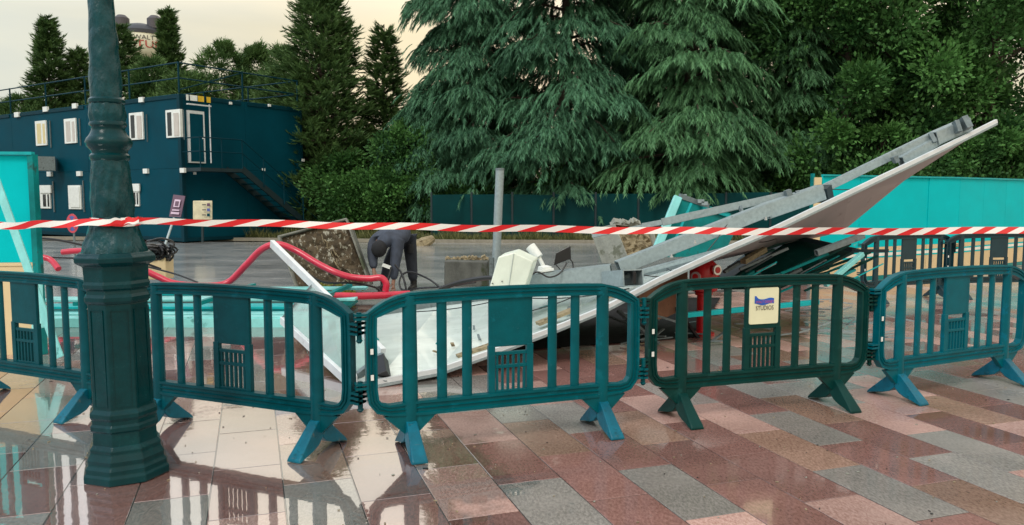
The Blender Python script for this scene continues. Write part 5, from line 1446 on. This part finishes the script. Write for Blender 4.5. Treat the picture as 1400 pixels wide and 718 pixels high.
YW = 12.9
wk = thing('person', (P(545, 397, YW).x, YW, 0), 'worker in navy work clothes and black beanie bending down over cables', 'person')
w = lambda px, z, dy: Vector((tx(px, YW), YW + dy, z))
pel, spine, chest, neck = w(552, .93, .22), w(546, .99, .08), w(536, .93, -.08), w(527, .82, -.18)
head_c = w(522, .735, -.26)
sL, sR = w(511, .84, -.05), w(546, .86, -.16)
eL, hL = w(511, .58, -.14), w(514, .36, -.25)
eR, hR = w(543, .56, -.22), w(540, .17, -.22)
hipL, hipR = w(546, .88, .24), w(557, .88, .24)
kL, aL = w(530, .50, .12), w(522, .10, .10)
kR, aR = w(559, .50, .26), w(562, .10, .24)
# body: one skinned surface, head to feet, with fingers
V_ = [pel, spine, chest, neck, head_c + Vector((0, .03, .04)), sL, eL, hL, sR, eR, hR, hipL, kL, aL, hipR, kR, aR]
Eg = [(0, 1), (1, 2), (2, 3), (3, 4), (2, 5), (5, 6), (6, 7), (2, 8), (8, 9), (9, 10), (0, 11), (11, 12), (12, 13), (0, 14), (14, 15), (15, 16)]
Rr = [.12, .12, .13, .055, .085, .06, .042, .028, .06, .042, .028, .085, .06, .04, .085, .06, .04]
for h, e_, sg in ((7, 6, -1), (10, 9, 1)):
    d = (V_[h] - V_[e_]).normalized(); sd_ = Vector((1, 0, 0)); pw = V_[h] + d * .07
    ip = len(V_); V_.append(pw); Eg.append((h, ip)); Rr.append((.034, .018))
    for f in range(4):
        a_ = pw + sd_ * (.022 * (f - 1.5)) + d * .02; c1_ = a_ + d * (.035 + .006 * (f in (1, 2))) + Vector((0, -.01, 0)); c2_ = c1_ + d * .022 + Vector((0, .018, 0))
        i0 = len(V_); V_ += [a_, c1_, c2_]; Eg += [(ip, i0), (i0, i0 + 1), (i0 + 1, i0 + 2)]; Rr += [.0095, .009, .008]
    i0 = len(V_); V_ += [V_[h] + d * .03 - sd_ * sg * .04, V_[h] + d * .065 - sd_ * sg * .05]; Eg += [(h, i0), (i0, i0 + 1)]; Rr += [.0105, .009]
skin_obj('body', V_, Eg, Rr, 'skin', wk, 1)
# jacket: torso and sleeves in one surface; trousers in another
pR_ = pel + Vector((-.01, 0, .02))
skin_obj('jacket', [pel + Vector((-.02, -.03, .03)), spine, chest, neck + Vector((0, .03, .03)), sL, eL, hL + Vector((0, 0, .05)), sR, eR, hR + Vector((0, 0, .05))],
         [(0, 1), (1, 2), (2, 3), (2, 4), (4, 5), (5, 6), (2, 7), (7, 8), (8, 9)], [(.20, .17), (.22, .20), (.23, .20), .125, .125, .092, .062, .13, .095, .064], 'coverall', wk)
skin_obj('trousers', [pel + Vector((0, .02, -.01)), hipL, kL, aL + Vector((0, 0, .03)), hipR, kR, aR + Vector((0, 0, .03))], [(0, 1), (1, 2), (2, 3), (0, 4), (4, 5), (5, 6)], [(.14, .14), .135, .105, .08, .135, .108, .084], 'trousers', wk)
MB().lathe([(-.08, .015), (-.07, .05), (0, .062), (.07, .05), (.08, .015)], 12, w(560, .72, .09)).build('hip_patch', 'coverall_dark', wk, True)
# head facing the ground: skull, nose, ears, beanie
fwd = Vector((-.12, -.62, -.72)).normalized()          # crown direction hangs down and forwards
face_d = Vector((-.1, .75, -.6)); face_d = (face_d - fwd * face_d.dot(fwd)).normalized(); sdv = fwd.cross(face_d)
HM = Matrix((sdv, face_d, fwd)).transposed()


def ell(c, r, n1=14, n2=10, cut=None):
    b = MB(); vs = []
    for i in range(n2 + 1):
        a_ = math.pi * i / n2
        for j in range(n1):
            p_ = 2 * math.pi * j / n1; vs.append(c + HM @ Vector((r[0] * math.sin(a_) * math.cos(p_), r[1] * math.sin(a_) * math.sin(p_), r[2] * math.cos(a_))))
    b.add(vs, [(i * n1 + j, i * n1 + (j + 1) % n1, (i + 1) * n1 + (j + 1) % n1, (i + 1) * n1 + j) for i in range(n2) for j in range(n1)])
    return b


hd = ell(head_c, (.075, .092, .115)); hd.v += []
hd = hd.build('head', 'skin', wk, True)
ell(head_c + HM @ Vector((0, .098, -.01)), (.014, .018, .024), 8, 6).build('nose', 'skin', hd, True)
for s_ in (-1, 1):
    ell(head_c + HM @ Vector((s_ * .078, .0, -.01)), (.010, .02, .032), 8, 6).build('ear', 'skin', hd, True)
    ell(head_c + HM @ Vector((s_ * .03, .084, .015)), (.011, .008, .009), 8, 6).build('eye', 'coverall_dark', hd, True)
ell(head_c + HM @ Vector((0, .085, -.055)), (.024, .008, .008), 8, 6).build('mouth', 'rust', hd, True)
ell(head_c + HM @ Vector((0, -.03, .012)), (.128, .138, .15)).build('beanie', 'cap', wk, True)
MB().tube([chest + Vector((-.01, -.06, -.02)), neck + Vector((-.01, -.02, .02)), neck.lerp(head_c, .55)], [.13, .12, .10], 12).build('collar', 'coverall', wk, True)
for a_ in (aL, aR):
    b = MB(); c = Vector((a_.x, a_.y, 0)); b.tube([c + Vector((.01, .06, .05)), c + Vector((0, .0, .065)), c + Vector((-.03, -.10, .045)), c + Vector((-.045, -.17, .035))], [.05, .062, .05, .034], 10)
    b.tube([c + Vector((0, .02, .05)), c + Vector((0, .02, .17))], [.055, .06], 10)
    b.build('boot', 'boot', wk, True)
b = MB(); b.beam(P(523, 362, 12.55), P(534, 366, 12.55), .06, .05); tag(b.build('junction_box', 'white'), 'small pale box with cables in front of the worker', 'box')
